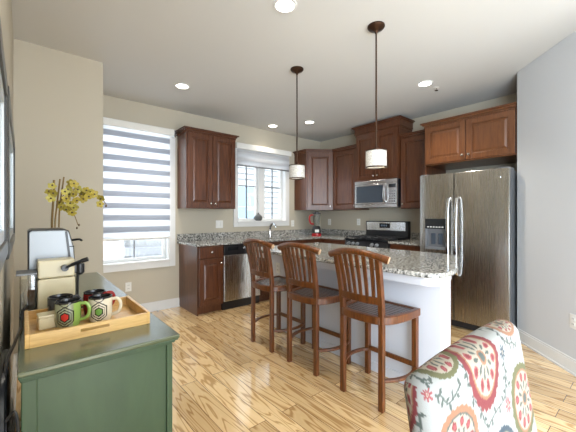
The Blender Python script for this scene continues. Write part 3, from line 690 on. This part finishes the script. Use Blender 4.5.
# ------------------------------------------------------------------ pendants, downlights, sprinkler
def make_pendant():
    t = thing('pendant_lamp', '', 'pendant lamp', (0, 0, H), 0, 'pendant lamps over the island')
    MB().lathe([(0.066, 0), (0.066, -0.010), (0.055, -0.024), (0.030, -0.034), (0.014, -0.045), (0.008, -0.06)], n=24).build('canopy', 'bronze', t)
    MB().tube([(0, 0, -0.03), (0, 0, -0.965)], 0.0065, 10).build('rod', 'bronze', t)
    MB().lathe([(0.010, -0.93), (0.014, -0.945), (0.012, -0.965), (0.024, -0.97), (0.024, -0.985), (0.010, -0.99)], n=16).build('socket_cap', 'bronze', t)
    b = MB(); n = 32; R = 0.079
    b.add([(r*math.cos(2*PI*j/n), r*math.sin(2*PI*j/n), z) for (r, z) in ((R, -1.097), (R, -0.968), (R-0.003, -0.968), (R-0.003, -1.097)) for j in range(n)],
          [(k*n+j, k*n+(j+1)%n, ((k+1)%4)*n+(j+1)%n, ((k+1)%4)*n+j) for k in range(4) for j in range(n)])
    sh = b.build('lamp_shade', 'drum', t)
    for z in (-0.970, -1.097):
        b = MB(); b.add([((R+dr)*math.cos(2*PI*j/n), (R+dr)*math.sin(2*PI*j/n), z+dz) for (dr, dz) in ((0.002, -0.0045), (0.002, 0.0045), (-0.005, 0.0045), (-0.005, -0.0045)) for j in range(n)],
              [(k*n+j, k*n+(j+1)%n, ((k+1)%4)*n+(j+1)%n, ((k+1)%4)*n+j) for k in range(4) for j in range(n)])
        b.build('shade_ring', 'bronze', sh)
    MB().lathe([(0.068, -1.085), (0.068, -1.089)], n=24).build('diffuser', 'drum', t)
    MB().tube([(0, 0.0, -0.985), (0, 0, -1.0), (0, 0, -1.04), (0, 0, -1.06)], [0.012, 0.02, 0.024, 0.01], 12).build('bulb', 'drum', t)
    return t
p0 = make_pendant()
for i, (x, y, lab) in enumerate(((2.095, 1.421, 'nearer and larger-looking drum pendant lamp over the island, hanging before the microwave'), (2.10, 2.348, 'farther drum pendant lamp over the island, hanging before the corner cabinet'))):
    o = p0 if i == 0 else copy_tree(p0)
    l = bpy.data.lights.new('pendant_bulb', 'POINT'); l.energy = 4; l.color = (1, 0.84, 0.64); l.shadow_soft_size = 0.03
    lo = bpy.data.objects.new('pendant_bulb', l); COL.objects.link(lo); lo.location = (x, y, H-1.045)
    o.location = (x, y, H); o['label'] = lab
def make_down():
    t = thing('downlight', '', 'ceiling light', (0, 0, H), 0, 'recessed ceiling lights')
    n = 28; b = MB(); P = [(0.085, -0.0005), (0.083, -0.006), (0.066, -0.008), (0.064, -0.0005)]
    b.add([(r*math.cos(2*PI*j/n), r*math.sin(2*PI*j/n), z) for (r, z) in P for j in range(n)],
          [(k*n+j, k*n+(j+1)%n, ((k+1)%4)*n+(j+1)%n, ((k+1)%4)*n+j) for k in range(4) for j in range(n)])
    b.build('trim_ring', 'trim', t)
    MB().lathe([(0.066, -0.001), (0.066, -0.004)], n=28).build('lens', 'lamp', t)
    return t
d0 = make_down()
DL = [(1.40, 1.69, 'recessed ceiling light at the top edge, nearest the camera', 9), (1.378, 3.49, 'recessed ceiling light near the tall blind window', 9),
      (3.12, 4.08, 'small recessed ceiling light close to the wall over the sink window', 2.5), (3.434, 3.545, 'recessed ceiling light in front of the corner cabinet', 9),
      (3.418, 1.686, 'recessed ceiling light beside the sprinkler before the refrigerator cabinet', 9)]
for i, (x, y, lab, e) in enumerate(DL):
    o = d0 if i == 0 else copy_tree(d0)
    o.location = (x, y, H); o['label'] = lab
    l = bpy.data.lights.new('downlight_beam', 'SPOT'); l.energy = e*4.5; l.color = (1, 0.91, 0.78); l.spot_size = math.radians(112); l.spot_blend = 0.85; l.shadow_soft_size = 0.06
    lo = bpy.data.objects.new('downlight_beam', l); COL.objects.link(lo); lo.location = (x, y, H-0.03)
t = thing('fire_sprinkler', 'small chrome fire sprinkler on the ceiling beside a recessed light', 'sprinkler', (3.625, 1.653, H))
MB().lathe([(0.030, -0.0005), (0.030, -0.004), (0.012, -0.008)], n=20).build('escutcheon', 'plate', t)
MB().lathe([(0.008, -0.006), (0.008, -0.03), (0.018, -0.032), (0.018, -0.036), (0.006, -0.038)], n=14).build('head', 'nickel', t)

# ------------------------------------------------------------------ picture frames on the left wall
def picture(label, ya, yb, z0, z1):
    t = thing('picture_frame', label, 'picture', (WL, (ya+yb)/2, z0), 0, 'framed pictures on the left wall')
    b = MB(); w = 0.045; x0, x1 = WL, WL+0.026
    b.box(x0, x1, ya, ya+w, z0, z1).box(x0, x1, yb-w, yb, z0, z1).box(x0, x1, ya+w, yb-w, z0, z0+w).box(x0, x1, ya+w, yb-w, z1-w, z1)
    L(b, 'frame', 'frame', t, 0.004)
    b = MB(); a = w; c = w+0.03; xx = WL+0.019
    b.box(x0, xx, ya+a, ya+c, z0+a, z1-a).box(x0, xx, yb-c, yb-a, z0+a, z1-a).box(x0, xx, ya+c, yb-c, z0+a, z0+c).box(x0, xx, ya+c, yb-c, z1-c, z1-a)
    L(b, 'liner', 'mat_board', t, 0)
    L(MB().box(x0, WL+0.008, ya+c, yb-c, z0+c, z1-c), 'print', 'plate', t)
    L(MB().box(WL+0.012, WL+0.014, ya+c, yb-c, z0+c, z1-c), 'glass', 'glass', t)
picture('farther black-framed picture on the left wall, next to the alcove', 1.36, 2.385, 1.125, 1.69)
picture('nearer black-framed picture on the left wall, cut by the photo edge', 0.20, 1.27, 1.15, 1.66)

# ------------------------------------------------------------------ green sideboard and the things on it
CX0, CX1, CY0, CY1, CZ = -0.012, 0.423, 1.09, 2.70, 0.85
t = thing('sideboard', 'sage green painted sideboard along the left wall', 'sideboard', (0.2, 1.9, 0))
b = MB()
for (o, z0, z1) in ((0.0, CZ-0.014, CZ), (0.004, CZ-0.020, CZ-0.014), (0.012, CZ-0.028, CZ-0.020), (0.020, CZ-0.036, CZ-0.028)):
    b.box(CX0+o*0.3, CX1-o, CY0+o, CY1-o, z0, z1) if o else L(MB().box(CX0, CX1, CY0, CY1, z0+0.0003, z1), 'top', 'green_top', t, 0.004)
L(b, 'edge_moulding', 'green', t, 0.003)
ex0, ex1, ey0, ey1 = CX0+0.008, CX1-0.026, CY0+0.026, CY1-0.026
L(MB().box(ex0, ex1, ey0+0.006, ey1, 0.07, CZ-0.036), 'body', 'green', t)
L(MB().box(ex0, ex0+0.035, ey0, ey0+0.02, 0, CZ-0.036).box(ex1-0.012, ex1+0.004, ey0-0.002, ey0+0.02, 0, CZ-0.036).box(ex0, ex1, ey0, ey0+0.02, 0, 0.09), 'end_frame', 'green', t, 0.003)
L(MB().box(ex0, ex1+0.006, ey0+0.02, ey1, 0, 0.08), 'plinth', 'green', t, 0.003)
for i in range(3):
    dr = door_mesh(0.01, 0.50, 0.10, CZ-0.05, 0).build('door', 'green', t, 0.0025, False)
    dr.location = (ex1-0.2, ey0+0.02+i*0.51-1.9, 0); dr.rotation_euler = (0, 0, PI/2)

t = thing('bamboo_tray', 'shallow bamboo serving tray holding the mugs on the sideboard', 'tray', (0.19, 1.435, CZ))
TX0, TX1, TY0, TY1, TH_ = 0.004, 0.376, 1.272, 1.602, 0.046
L(MB().box(TX0+0.008, TX1-0.008, TY0+0.008, TY1-0.008, CZ+0.0005, CZ+0.010), 'tray_floor', 'bamboo', t)
for (x0, x1) in ((TX0, TX0+0.012), (TX1-0.012, TX1)): L(MB().box(x0, x1, TY0, TY1, CZ+0.0005, CZ+TH_), 'end_rail', 'bamboo', t, 0.002)
for y in (TY0, TY1-0.012):
    b = MB(); hx0, hx1 = 0.15, 0.238; xa, xb = TX0+0.012, TX1-0.012
    b.box(xa, xb, y, y+0.012, CZ+0.0005, CZ+0.021).box(xa, xb, y, y+0.012, CZ+0.031, CZ+TH_-0.003).box(xa, hx0, y, y+0.012, CZ+0.021, CZ+0.031).box(hx1, xb, y, y+0.012, CZ+0.021, CZ+0.031)
    L(b, 'side_rail', 'bamboo', t, 0)

def set_colors(me, cols):
    a = me.color_attributes.new('pattern', 'FLOAT_COLOR', 'POINT')
    c = np.ones((len(me.vertices), 4), dtype=np.float32); c[:, :3] = cols; a.data.foreach_set('color', c.ravel())
def make_mug(label, x, y, rz, baseA, baseB, hexc, lines=True):
    t = thing('mug', label, 'mug', (x, y, CZ+0.0105), rz, 'mugs in the bamboo tray')
    n, k, R, Hm = 128, 56, 0.0405, 0.093
    prof = [(0.0, 0.0), (0.030, 0.0)] + [(R*(0.90+0.10*min(1, i/(k*0.25))), 0.003+(Hm-0.003)*i/k) for i in range(k+1)] + [(R-0.003, Hm+0.001), (R-0.0045, Hm-0.002)] + [(R-0.005, Hm-0.02), (R-0.006, 0.012), (0.0, 0.008)]
    b = MB(); vs = []; cols = []
    for (r, z) in prof:
        for j in range(n): q = 2*PI*j/n; vs.append((r*math.cos(q), r*math.sin(q), z))
    pr_ = np.array([p for p in prof]); inside = np.zeros(len(prof), bool); inside[k+3-0:] = True
    blk = np.array((0.012, 0.011, 0.012))
    C = np.zeros((len(prof), n, 3)); q = 2*PI*np.arange(n)/n
    for i, (r, z) in enumerate(prof):
        dq = (q+PI/2+PI) % (2*PI)-PI                      # 0 at the front (-y) side
        u = dq*R
        base_ = np.where((dq < 0.80)[:, None], np.array(baseA), np.array(baseB))
        if lines:
            for cu in (0.006, -0.079):
                du, dz = np.abs(u-cu), abs(z-0.041)*np.ones(n)
                d = np.maximum(du, 0.5*du+0.866*dz*0.86)
                base_ = np.where((d < 0.0105)[:, None], np.array(hexc), base_)
                for (a_, c_) in ((0.0105, 0.0140), (0.0180, 0.0210), (0.0255, 0.0290)): base_ = np.where(((d > a_) & (d < c_))[:, None], blk, base_)
                # chevrons above and below the hexagon
                for (s, z_) in ((1, 0.078), (-1, 0.006)):
                    e = np.abs((z-z_)*s - (du*0.8-0.004)); base_ = np.where(((e < 0.0018) & (du < 0.024))[:, None], blk, base_)
        if i > k+2 or z > Hm-0.005: base_ = np.tile(blk, (n, 1))
        C[i] = base_
    fs = [(i*n+j, i*n+(j+1)%n, (i+1)*n+(j+1)%n, (i+1)*n+j) for i in range(len(prof)-1) for j in range(n)]
    b.add(vs, fs); o = b.build('cup', 'mug', t, 0, True, ang=60); set_colors(o.data, C.reshape(-1, 3))
    hb = MB().tube(spline([(R-0.003, 0, 0.078), (R+0.020, 0, 0.080), (R+0.031, 0, 0.060), (R+0.024, 0, 0.030), (R-0.004, 0, 0.018)], 6), 0.0062, 10)
    ho = hb.build('handle', 'mug', t, 0, True); set_colors(ho.data, np.tile(np.array(baseB), (len(ho.data.vertices), 1)))
    return t
VA = math.radians(-30)
make_mug('green mug with a red hexagon on its grey side, at the tray front', 0.128, 1.414, -0.50, (0.25, 0.26, 0.16), (0.24, 0.36, 0.08), (0.50, 0.035, 0.025))
make_mug('dark charcoal mug standing behind the green mug', 0.112, 1.512, VA+0.9, (0.05, 0.05, 0.055), (0.07, 0.07, 0.075), (0.02, 0.03, 0.08))
make_mug('cream mug with a green hexagon and black lines, right front in the tray', 0.232, 1.412, -0.45, (0.62, 0.55, 0.42), (0.66, 0.58, 0.44), (0.12, 0.25, 0.05))
make_mug('red mug standing behind the cream mug', 0.228, 1.516, VA+0.5, (0.24, 0.012, 0.012), (0.26, 0.016, 0.014), (0.24, 0.012, 0.012), False)
t = thing('sugar_box', 'low cream box left of the green mug in the tray', 'box', (0.070, 1.445, CZ+0.0105), math.radians(4))
MB().box(-0.03, 0.025, -0.03, 0.03, 0, 0.040).build('box_base', 'cream', t, 0.004, False)
MB().box(-0.031, 0.026, -0.031, 0.031, 0.0405, 0.050).build('lid', 'cream', t, 0.003, False)

# coffee machine
t = thing('coffee_machine', 'silver and cream coffee machine with a black lever behind the tray', 'coffee machine', (0.10, 1.8, CZ))
L(MB().box(0.046, 0.176, 1.665, 1.76, CZ+0.002, CZ+0.150).box(0.047, 0.175, 1.667, 1.76, CZ+0.152, CZ+0.228), 'front_housing', 'cream', t, 0.006)
sil = [(0.0, 0.002), (0.0, 0.345), (0.012, 0.353), (0.128, 0.353), (0.145, 0.345), (0.163, 0.27), (0.168, 0.20), (0.166, 0.08), (0.160, 0.002)]
def xz_prism(poly, y0, y1, dx):
    n = len(poly); b = MB()
    return b.add([(x+dx, y0, z+CZ) for x, z in poly]+[(x+dx, y1, z+CZ) for x, z in poly],
                 [tuple(range(n)), tuple(range(2*n-1, n-1, -1))]+[(i, n+i, n+(i+1)%n, (i+1)%n) for i in range(n)])
big = lambda s: [(0.084+(x-0.084)*s, 0.18+(z-0.18)*s) if z > 0.01 else (0.084+(x-0.084)*s, z) for x, z in sil]
L(xz_prism(big(1.02), 1.772, 1.99, 0.018), 'outer_shell', 'black', t, 0.004)
L(xz_prism(big(0.985), 1.763, 1.773, 0.018), 'front_panel', 'silver_panel', t, 0.003)
L(MB().strip([(0.152, 1.762, CZ+0.345), (0.163, 1.762, CZ+0.24), (0.166, 1.762, CZ+0.21)], 0.009, 0.006, (0, 1, 0)).strip([(0.164, 1.761, CZ+0.275), (0.182, 1.761, CZ+0.275)], 0.005, 0.005, (0, 1, 0)), 'panel_seam', 'black', t)
L(MB().tube([(0.138, 1.668, CZ+0.192), (0.138, 1.640, CZ+0.192)], [0.014, 0.013], 14).tube(spline([(0.138, 1.646, CZ+0.192), (0.165, 1.636, CZ+0.207), (0.200, 1.622, CZ+0.222)], 4), [0.006]*4+[0.0075]*5, 8).tube([(0.195, 1.624, CZ+0.220), (0.218, 1.616, CZ+0.228)], 0.0095, 10), 'lever', 'black', t, 0, True)
L(MB().tube(spline([(0.176, 1.82, CZ+0.30), (0.205, 1.79, CZ+0.305), (0.215, 1.78, CZ+0.298)], 4), 0.005, 8), 'steam_lever', 'black', t, 0, True)
L(MB().tube([(0.198, 1.70, CZ+0.20), (0.198, 1.70, CZ+0.16), (0.198, 1.70, CZ+0.15)], [0.018, 0.018, 0.008], 12).box(0.172, 0.205, 1.69, 1.74, CZ+0.165, CZ+0.20).tube([(0.190, 1.70, CZ+0.16), (0.188, 1.70, CZ+0.06)], 0.006, 8), 'brew_head', 'black', t, 0, True)
L(MB().box(0.170, 0.255, 1.66, 1.80, CZ+0.001, CZ+0.022), 'drip_tray', 'black', t, 0.004)
L(MB().box(-0.010, 0.040, 1.66, 1.76, CZ+0.012, CZ+0.175), 'water_tank', 'smoke', t, 0.003)
L(MB().box(-0.022, 0.045, 1.645, 1.77, CZ+0.176, CZ+0.183), 'tank_lid', 'grey_metal', t, 0.002)
L(MB().box(-0.012, 0.043, 1.655, 1.77, CZ+0.001, CZ+0.011), 'tank_base', 'slot', t, 0.002)
# power cords hanging between sideboard and wall
b = MB()
b.tube(spline([(0.012, 1.655, CZ+0.055), (0.0, 1.63, CZ+0.03), (-0.005, 1.50, CZ+0.012), (-0.020, 1.33, CZ+0.010), (-0.038, 1.20, CZ-0.03), (-0.036, 1.10, CZ-0.25), (-0.036, 1.06, CZ-0.60), (-0.036, 1.08, 0.02)], 8), 0.0045, 8)
b.tube(spline([(-0.042, 1.35, CZ-0.02), (-0.046, 1.16, CZ-0.06), (-0.044, 1.08, CZ-0.3), (-0.042, 1.06, 0.02)], 8), 0.0105, 8)
b.tube(spline([(-0.034, 1.10, CZ-0.12), (-0.016, 1.075, CZ-0.09), (-0.010, 1.07, CZ-0.14), (-0.018, 1.07, CZ-0.18), (-0.036, 1.08, CZ-0.20)], 6), 0.0035, 8)
tag(b.build('power_cord', 'black', None, 0, True), 'bundle of black power cords hanging between the sideboard and the left wall', 'cord')

# orchid behind the coffee machine
OY = 2.2
t = thing('orchid_plant', 'yellow orchid with bare stems behind the coffee machine on the sideboard', 'plant', (0.15, OY, CZ))
MB().lathe([(0.05, 0.001), (0.07, 0.06), (0.078, 0.13), (0.08, 0.14), (0.07, 0.14), (0.066, 0.12)], n=24).build('pot', 'pot', t)
F_, R_ = (math.cos(TH), math.sin(TH)), (math.sin(TH), -math.cos(TH))
def at(px, py, y):       # where a sight line meets the plant's own upright plane
    a, c = (px-288)/314, (216-py)/314; d = (F_[0]+R_[0]*a, F_[1]+R_[1]*a); k = y/d[1]
    return Vector((d[0]*k-0.15, y-OY, 1.266+c*k-CZ))
for pts, rr in (([(52, 228, 0), (53, 205, 0.01), (54, 194, 0), (54, 180, -0.01)], 0.0055), ([(55, 226, -0.02), (57, 205, 0), (60, 179, 0)], 0.004), ([(59, 226, 0.02), (60, 205, 0.02), (64, 177, 0.03)], 0.004)):
    P = [at(a, c, OY+o) for a, c, o in pts]; P = [Vector((P[0].x*0.6, P[0].y*0.5, 0.12))]+P
    MB().tube(spline(P, 6), rr, 8).build('stem', 'leaf', t)
for pts in ([(62, 197), (70, 190), (82, 189), (94, 193), (103, 200), (107, 206)], [(63, 200), (69, 206), (74, 214), (78, 225)], [(60, 200), (68, 197), (76, 186), (72, 181)]):
    P = [at(a, c, OY-0.02) for a, c in pts]; MB().tube(spline(P, 5), 0.002, 6).build('flower_stem', 'leaf', t)
def flower(p, r, m):
    b = MB(); R3 = Matrix.Rotation(random.uniform(0, 6.28), 3, 'Y') ; tilt = Matrix.Rotation(random.uniform(-0.7, 0.7), 3, 'X') @ Matrix.Rotation(random.uniform(-0.7, 0.7), 3, 'Z')
    for k in range(5):
        a = 2*PI*k/5; vs = []; prof = [(0.05, 0.10), (0.35, 0.34), (0.7, 0.42), (0.95, 0.22), (1.0, 0.03)]
        for (l, w) in prof:
            for s in (-1, 0, 1):
                q = Vector((s*w*r, (-0.22*l*l+0.10*abs(s))*r, l*r)); vs.append(tilt @ (R3 @ (Matrix.Rotation(a, 3, 'Y') @ q)) + p)
        nb = len(prof); b.add(vs, [(i*3+j, i*3+j+1, i*3+j+4, i*3+j+3) for i in range(nb-1) for j in range(2)])
    return b, tilt @ (R3 @ Vector((0, -0.3*r, -0.05*r))) + p
FL = [(52, 186), (49, 192), (54, 193), (51, 198), (60, 203), (66, 199), (70, 195), (74, 184), (71, 183), (78, 189), (82, 194), (86, 190), (90, 192), (94, 194), (76, 200), (70, 204), (67, 209), (72, 213), (74, 207), (101, 198), (100, 204), (65, 192), (83, 199), (88, 196), (69, 189), (62, 207), (74, 194)]
for i, (px, py) in enumerate(FL):
    p = at(px, py, OY-0.03+random.uniform(-0.05, 0.05)); fb, c = flower(p, random.uniform(0.021, 0.027), 0)
    o = fb.build('flower', 'petal' if i % 3 else 'petal_pale', t, 0, True, recalc=False)
    MB().ball(c, 0.005, 8, 5).build('flower_lip', 'bud', o)
for (px, py) in ((106, 206), (79, 225), (77, 228), (68, 186)): MB().ball(at(px, py, OY-0.02), 0.006, 8, 6, (0.8, 0.8, 1.3)).build('bud', 'bud', t)

# ------------------------------------------------------------------ upholstered dining chair
t = thing('dining_chair', 'white upholstered dining chair with red and green medallion embroidery', 'chair', (0.70, 0.0, 0))
X0, X1, ZB, ZT, TK, LEAN = 0.512, 1.036, 0.46, 0.984, 0.058, 0.16
def suzani(x, z):
    """embroidery colours, x across and z up the cloth, arrays in metres"""
    col = np.tile(np.array((0.245, 0.245, 0.232)), (len(x), 1))
    red, green, tan, pink, grey, blue, cream = [np.array(c) for c in ((0.13, 0.018, 0.021), (0.082, 0.079, 0.033), (0.20, 0.095, 0.052), (0.21, 0.046, 0.050), (0.052, 0.063, 0.055), (0.029, 0.043, 0.058), (0.265, 0.225, 0.175))]
    def put(mask, c): col[mask] = c
    def leaf(cx, cz, dx, dz, l, w, c):
        n = math.hypot(dx, dz); dx /= n; dz /= n; u = ((x-cx)*dx+(z-cz)*dz)/l; v_ = (-(x-cx)*dz+(z-cz)*dx)/w
        put((u > 0) & (u < 1) & (np.abs(v_) < np.sin(np.clip(u, 0, 1)*PI)), c)
    def vine(pts, c=grey, w=0.0022):
        P = spline([(a, 0, d) for a, d in pts], 10); 
        for p in P[::1]: put((x-p.x)**2+(z-p.z)**2 < w*w, c)
        for i in range(2, len(P)-2, 5):
            d = P[i+1]-P[i-1]; s = 1 if (i//5) % 2 else -1
            leaf(P[i].x, P[i].z, d.x*0.5-s*d.z, d.z*0.5+s*d.x, 0.016, 0.0038, c)
    def blossom(cx, cz, r, c):
        a = np.arctan2(z-cz, x-cx); d = np.hypot(x-cx, z-cz); put((d < r*(0.30+0.70*np.abs(np.cos(a*4)))) , c); put(d < r*0.28, cream); put(d < r*0.13, c)
    vine([(0.835, 0.905), (0.825, 0.88), (0.808, 0.865), (0.76, 0.86), (0.714, 0.852), (0.68, 0.83)]); vine([(0.845, 0.93), (0.84, 0.905), (0.85, 0.875)])
    vine([(0.872, 0.972), (0.90, 0.955), (0.93, 0.95), (0.955, 0.935)]); vine([(0.86, 1.03), (0.88, 1.0), (0.872, 0.975)])
    vine([(0.535, 0.965), (0.55, 0.958), (0.565, 0.940), (0.592, 0.943), (0.62, 0.955)]); vine([(0.475, 0.945), (0.49, 0.925), (0.485, 0.89)]); vine([(0.64, 1.0), (0.65, 0.97), (0.645, 0.94)])
    vine([(0.655, 0.92), (0.68, 0.89), (0.69, 0.86)]); vine([(0.69, 0.82), (0.70, 0.79), (0.69, 0.75)]); vine([(0.86, 0.76), (0.88, 0.73), (0.87, 0.70)]); vine([(0.54, 1.03), (0.53, 1.0), (0.545, 0.99)])
    blossom(0.514, 0.972, 0.017, pink); blossom(0.824, 0.846, 0.018, pink); blossom(0.845, 0.949, 0.017, blue); blossom(0.68, 0.80, 0.018, pink)
    MED = [(0.735, 0.972, 0.080, 0.094, red, tan, 0.0), (0.612, 1.032, 0.062, 0.054, green, green, 0.3), (0.952, 0.815, 0.104, 0.079, green, tan, 0.0), (0.586, 0.862, 0.074, 0.062, tan, grey, 0.3),
           (0.955, 1.010, 0.060, 0.045, tan, tan, 0.0), (0.772, 0.770, 0.060, 0.052, blue, grey, 0.0), (0.452, 0.965, 0.036, 0.08, red, tan, 0.0), (0.95, 0.62, 0.09, 0.09, red, tan, 0), (0.68, 0.62, 0.09, 0.09, green, tan, 0), (0.50, 0.72, 0.07, 0.08, red, tan, 0)]
    for (cx, cz, a_, b_, rim, rim2, rot) in MED:
        c, s = math.cos(rot), math.sin(rot); u = ((x-cx)*c+(z-cz)*s)/a_; v_ = (-(x-cx)*s+(z-cz)*c)/b_
        v_ = v_*(1+0.16*u) ; r = np.hypot(u, v_); a = np.arctan2(v_, u)
        zig = 0.055*np.abs(((a*26/(2*PI)) % 1)*2-1)
        put(r < 1.0+zig, rim); put(r < 0.83, rim2); put(r < 0.77, cream)
        k = 10; seg = ((a*k/(2*PI)) % 1)-0.5; du = (r-0.60)/0.135; dv_ = seg*2*PI/k*0.60/0.105
        q = np.hypot(du, dv_); put(q < 1.0, red if rim is not red else pink); put(q < 0.62, pink if rim is not red else red)
        k2 = 10; seg2 = ((a*k2/(2*PI)+0.5) % 1)-0.5; q2 = np.hypot((r-0.36)/0.13, seg2*2*PI/k2*0.36/0.045); put(q2 < 1, grey)
        put(r < 0.20, tan); put(r < 0.13, grey)
    return col
# cushion back: rounded slab, dense enough to carry the embroidery
def slab(nx, nz, rad, x0, x1, z0, z1, y0, y1):
    """rounded box as six grids; returns verts, faces and unbent positions"""
    ny = max(6, int(nz*(y1-y0)/(z1-z0))); V = []; Fq = []; idx = {}
    def vid(i, j, k):
        if (i, j, k) not in idx: idx[(i, j, k)] = len(V); V.append((x0+(x1-x0)*i/nx, y0+(y1-y0)*j/ny, z0+(z1-z0)*k/nz))
        return idx[(i, j, k)]
    for i in range(nx):
        for k in range(nz):
            Fq.append((vid(i,0,k), vid(i+1,0,k), vid(i+1,0,k+1), vid(i,0,k+1))); Fq.append((vid(i,ny,k), vid(i,ny,k+1), vid(i+1,ny,k+1), vid(i+1,ny,k)))
    for j in range(ny):
        for k in range(nz):
            Fq.append((vid(0,j,k), vid(0,j,k+1), vid(0,j+1,k+1), vid(0,j+1,k))); Fq.append((vid(nx,j,k), vid(nx,j+1,k), vid(nx,j+1,k+1), vid(nx,j,k+1)))
    for i in range(nx):
        for j in range(ny):
            Fq.append((vid(i,j,nz), vid(i+1,j,nz), vid(i+1,j+1,nz), vid(i,j+1,nz))); Fq.append((vid(i,j,0), vid(i,j+1,0), vid(i+1,j+1,0), vid(i+1,j,0)))
    P = np.array(V); lo = np.array((x0, y0, z0))+rad; hi = np.array((x1, y1, z1))-rad
    c = np.clip(P, lo, hi); d = P-c; l = np.linalg.norm(d, axis=1, keepdims=True); l[l == 0] = 1
    m_ = np.max(np.abs(d), axis=1, keepdims=True)
    return P, c + d/l*np.where(m_ > 0, rad, 0)*(m_/rad if rad > 0 else 1), Fq
P, Q, Fq = slab(190, 200, 0.0285, X0, X1, ZB, ZT, 0.0, TK)
cloth = suzani(P[:, 0] - np.where(P[:, 0] < X0+1e-6, P[:, 1], 0) + np.where(P[:, 0] > X1-1e-6, P[:, 1], 0), P[:, 2] + np.where(P[:, 2] > ZT-1e-6, P[:, 1], 0))
un = (Q[:, 0]-(X0+X1)/2)/((X1-X0)/2)
zz = Q[:, 2].copy(); fr = np.clip((zz-0.8)/(ZT-0.8), 0, 1)
zz = zz + fr*(0.003 - 0.008*np.clip(np.abs(un), 0, 1)**3.0)          # crowned top, corners dropped
yy = Q[:, 1] + 0.246-(0.965-zz)*LEAN - 0.010*(1-un**2)*np.where(Q[:, 1] < TK/2, 1, -0.3)
vv = np.stack([Q[:, 0], yy, zz], 1)
b = MB(); b.add([tuple(v) for v in vv], Fq); o = b.build('backrest', 'suzani', None, 0, True, ang=80); set_colors(o.data, cloth); o.parent = t; o.location = (-0.70, 0, 0)
P, Q, Fq = slab(60, 20, 0.03, X0, X1, 0.36, 0.475, -0.32, 0.16)
b = MB(); b.add([tuple(v) for v in Q], Fq); o = b.build('seat', 'suzani', None, 0, True, ang=80); set_colors(o.data, suzani(P[:, 0], 0.62+P[:, 1])); o.parent = t; o.location = (-0.70, 0, 0)
for x in (X0+0.04, X1-0.04):
    for y in (-0.28, 0.11):
        b = MB().strip([(x, y, 0), (x, y, 0.37)], [0.032, 0.045], 0.04, (0, 1, 0)); o = b.build('leg', 'cherry', t, 0.003, False); o.location = (-0.70, 0, 0)

# ------------------------------------------------------------------ outside the windows
struct(MB().box(-12, 20, 4.7, 30, -3.2, -3.0).build('ground', 'concrete', smooth=False))
t = thing('neighbour_house', 'white clapboard house seen through the kitchen windows', 'house', (5, 9, -3))
b = MB(); zz = -3.0
while zz < 6.0:   # each board leans out over the one below
    b.add([(3.2, 9.0, zz+0.19), (14, 9.0, zz+0.19), (14, 8.94, zz), (3.2, 8.94, zz), (3.2, 9.3, zz), (14, 9.3, zz), (3.2, 9.3, zz+0.19), (14, 9.3, zz+0.19)],
          [(0,3,2,1), (3,4,5,2), (0,1,7,6), (0,6,4,3), (1,2,5,7)]); zz += 0.19
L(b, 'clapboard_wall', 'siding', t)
for (x0, x1, z0, z1) in ((5.25, 6.15, 0.9, 2.25), (9.0, 10.0, 0.9, 2.4)):
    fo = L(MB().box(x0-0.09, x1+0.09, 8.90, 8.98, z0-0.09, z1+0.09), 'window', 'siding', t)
    b = MB(); n = 0
    for i in range(2):
        for k in range(2):
            a, e = x0+(x1-x0)*i/2, z0+(z1-z0)*k/2; b.box(a+0.02, a+(x1-x0)/2-0.02, 8.885, 8.905, e+0.02, e+(z1-z0)/2-0.02)
    b.build('pane', 'outglass', fo, 0, False)
t = thing('porch_roof', 'low porch with white deck rail and grey roof edge outside the left window', 'porch', (2, 8, -3))
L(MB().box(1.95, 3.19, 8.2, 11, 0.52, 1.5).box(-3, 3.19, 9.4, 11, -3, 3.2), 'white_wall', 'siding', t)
L(MB().box(1.6, 3.19, 7.9, 9.3, 0.34, 0.52), 'roof_edge', 'roofing', t, 0.01)
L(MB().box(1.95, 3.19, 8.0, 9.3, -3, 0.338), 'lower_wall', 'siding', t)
L(MB().box(1.2, 1.42, 7.9, 8.1, -3, 1.6), 'post', 'brick', t)
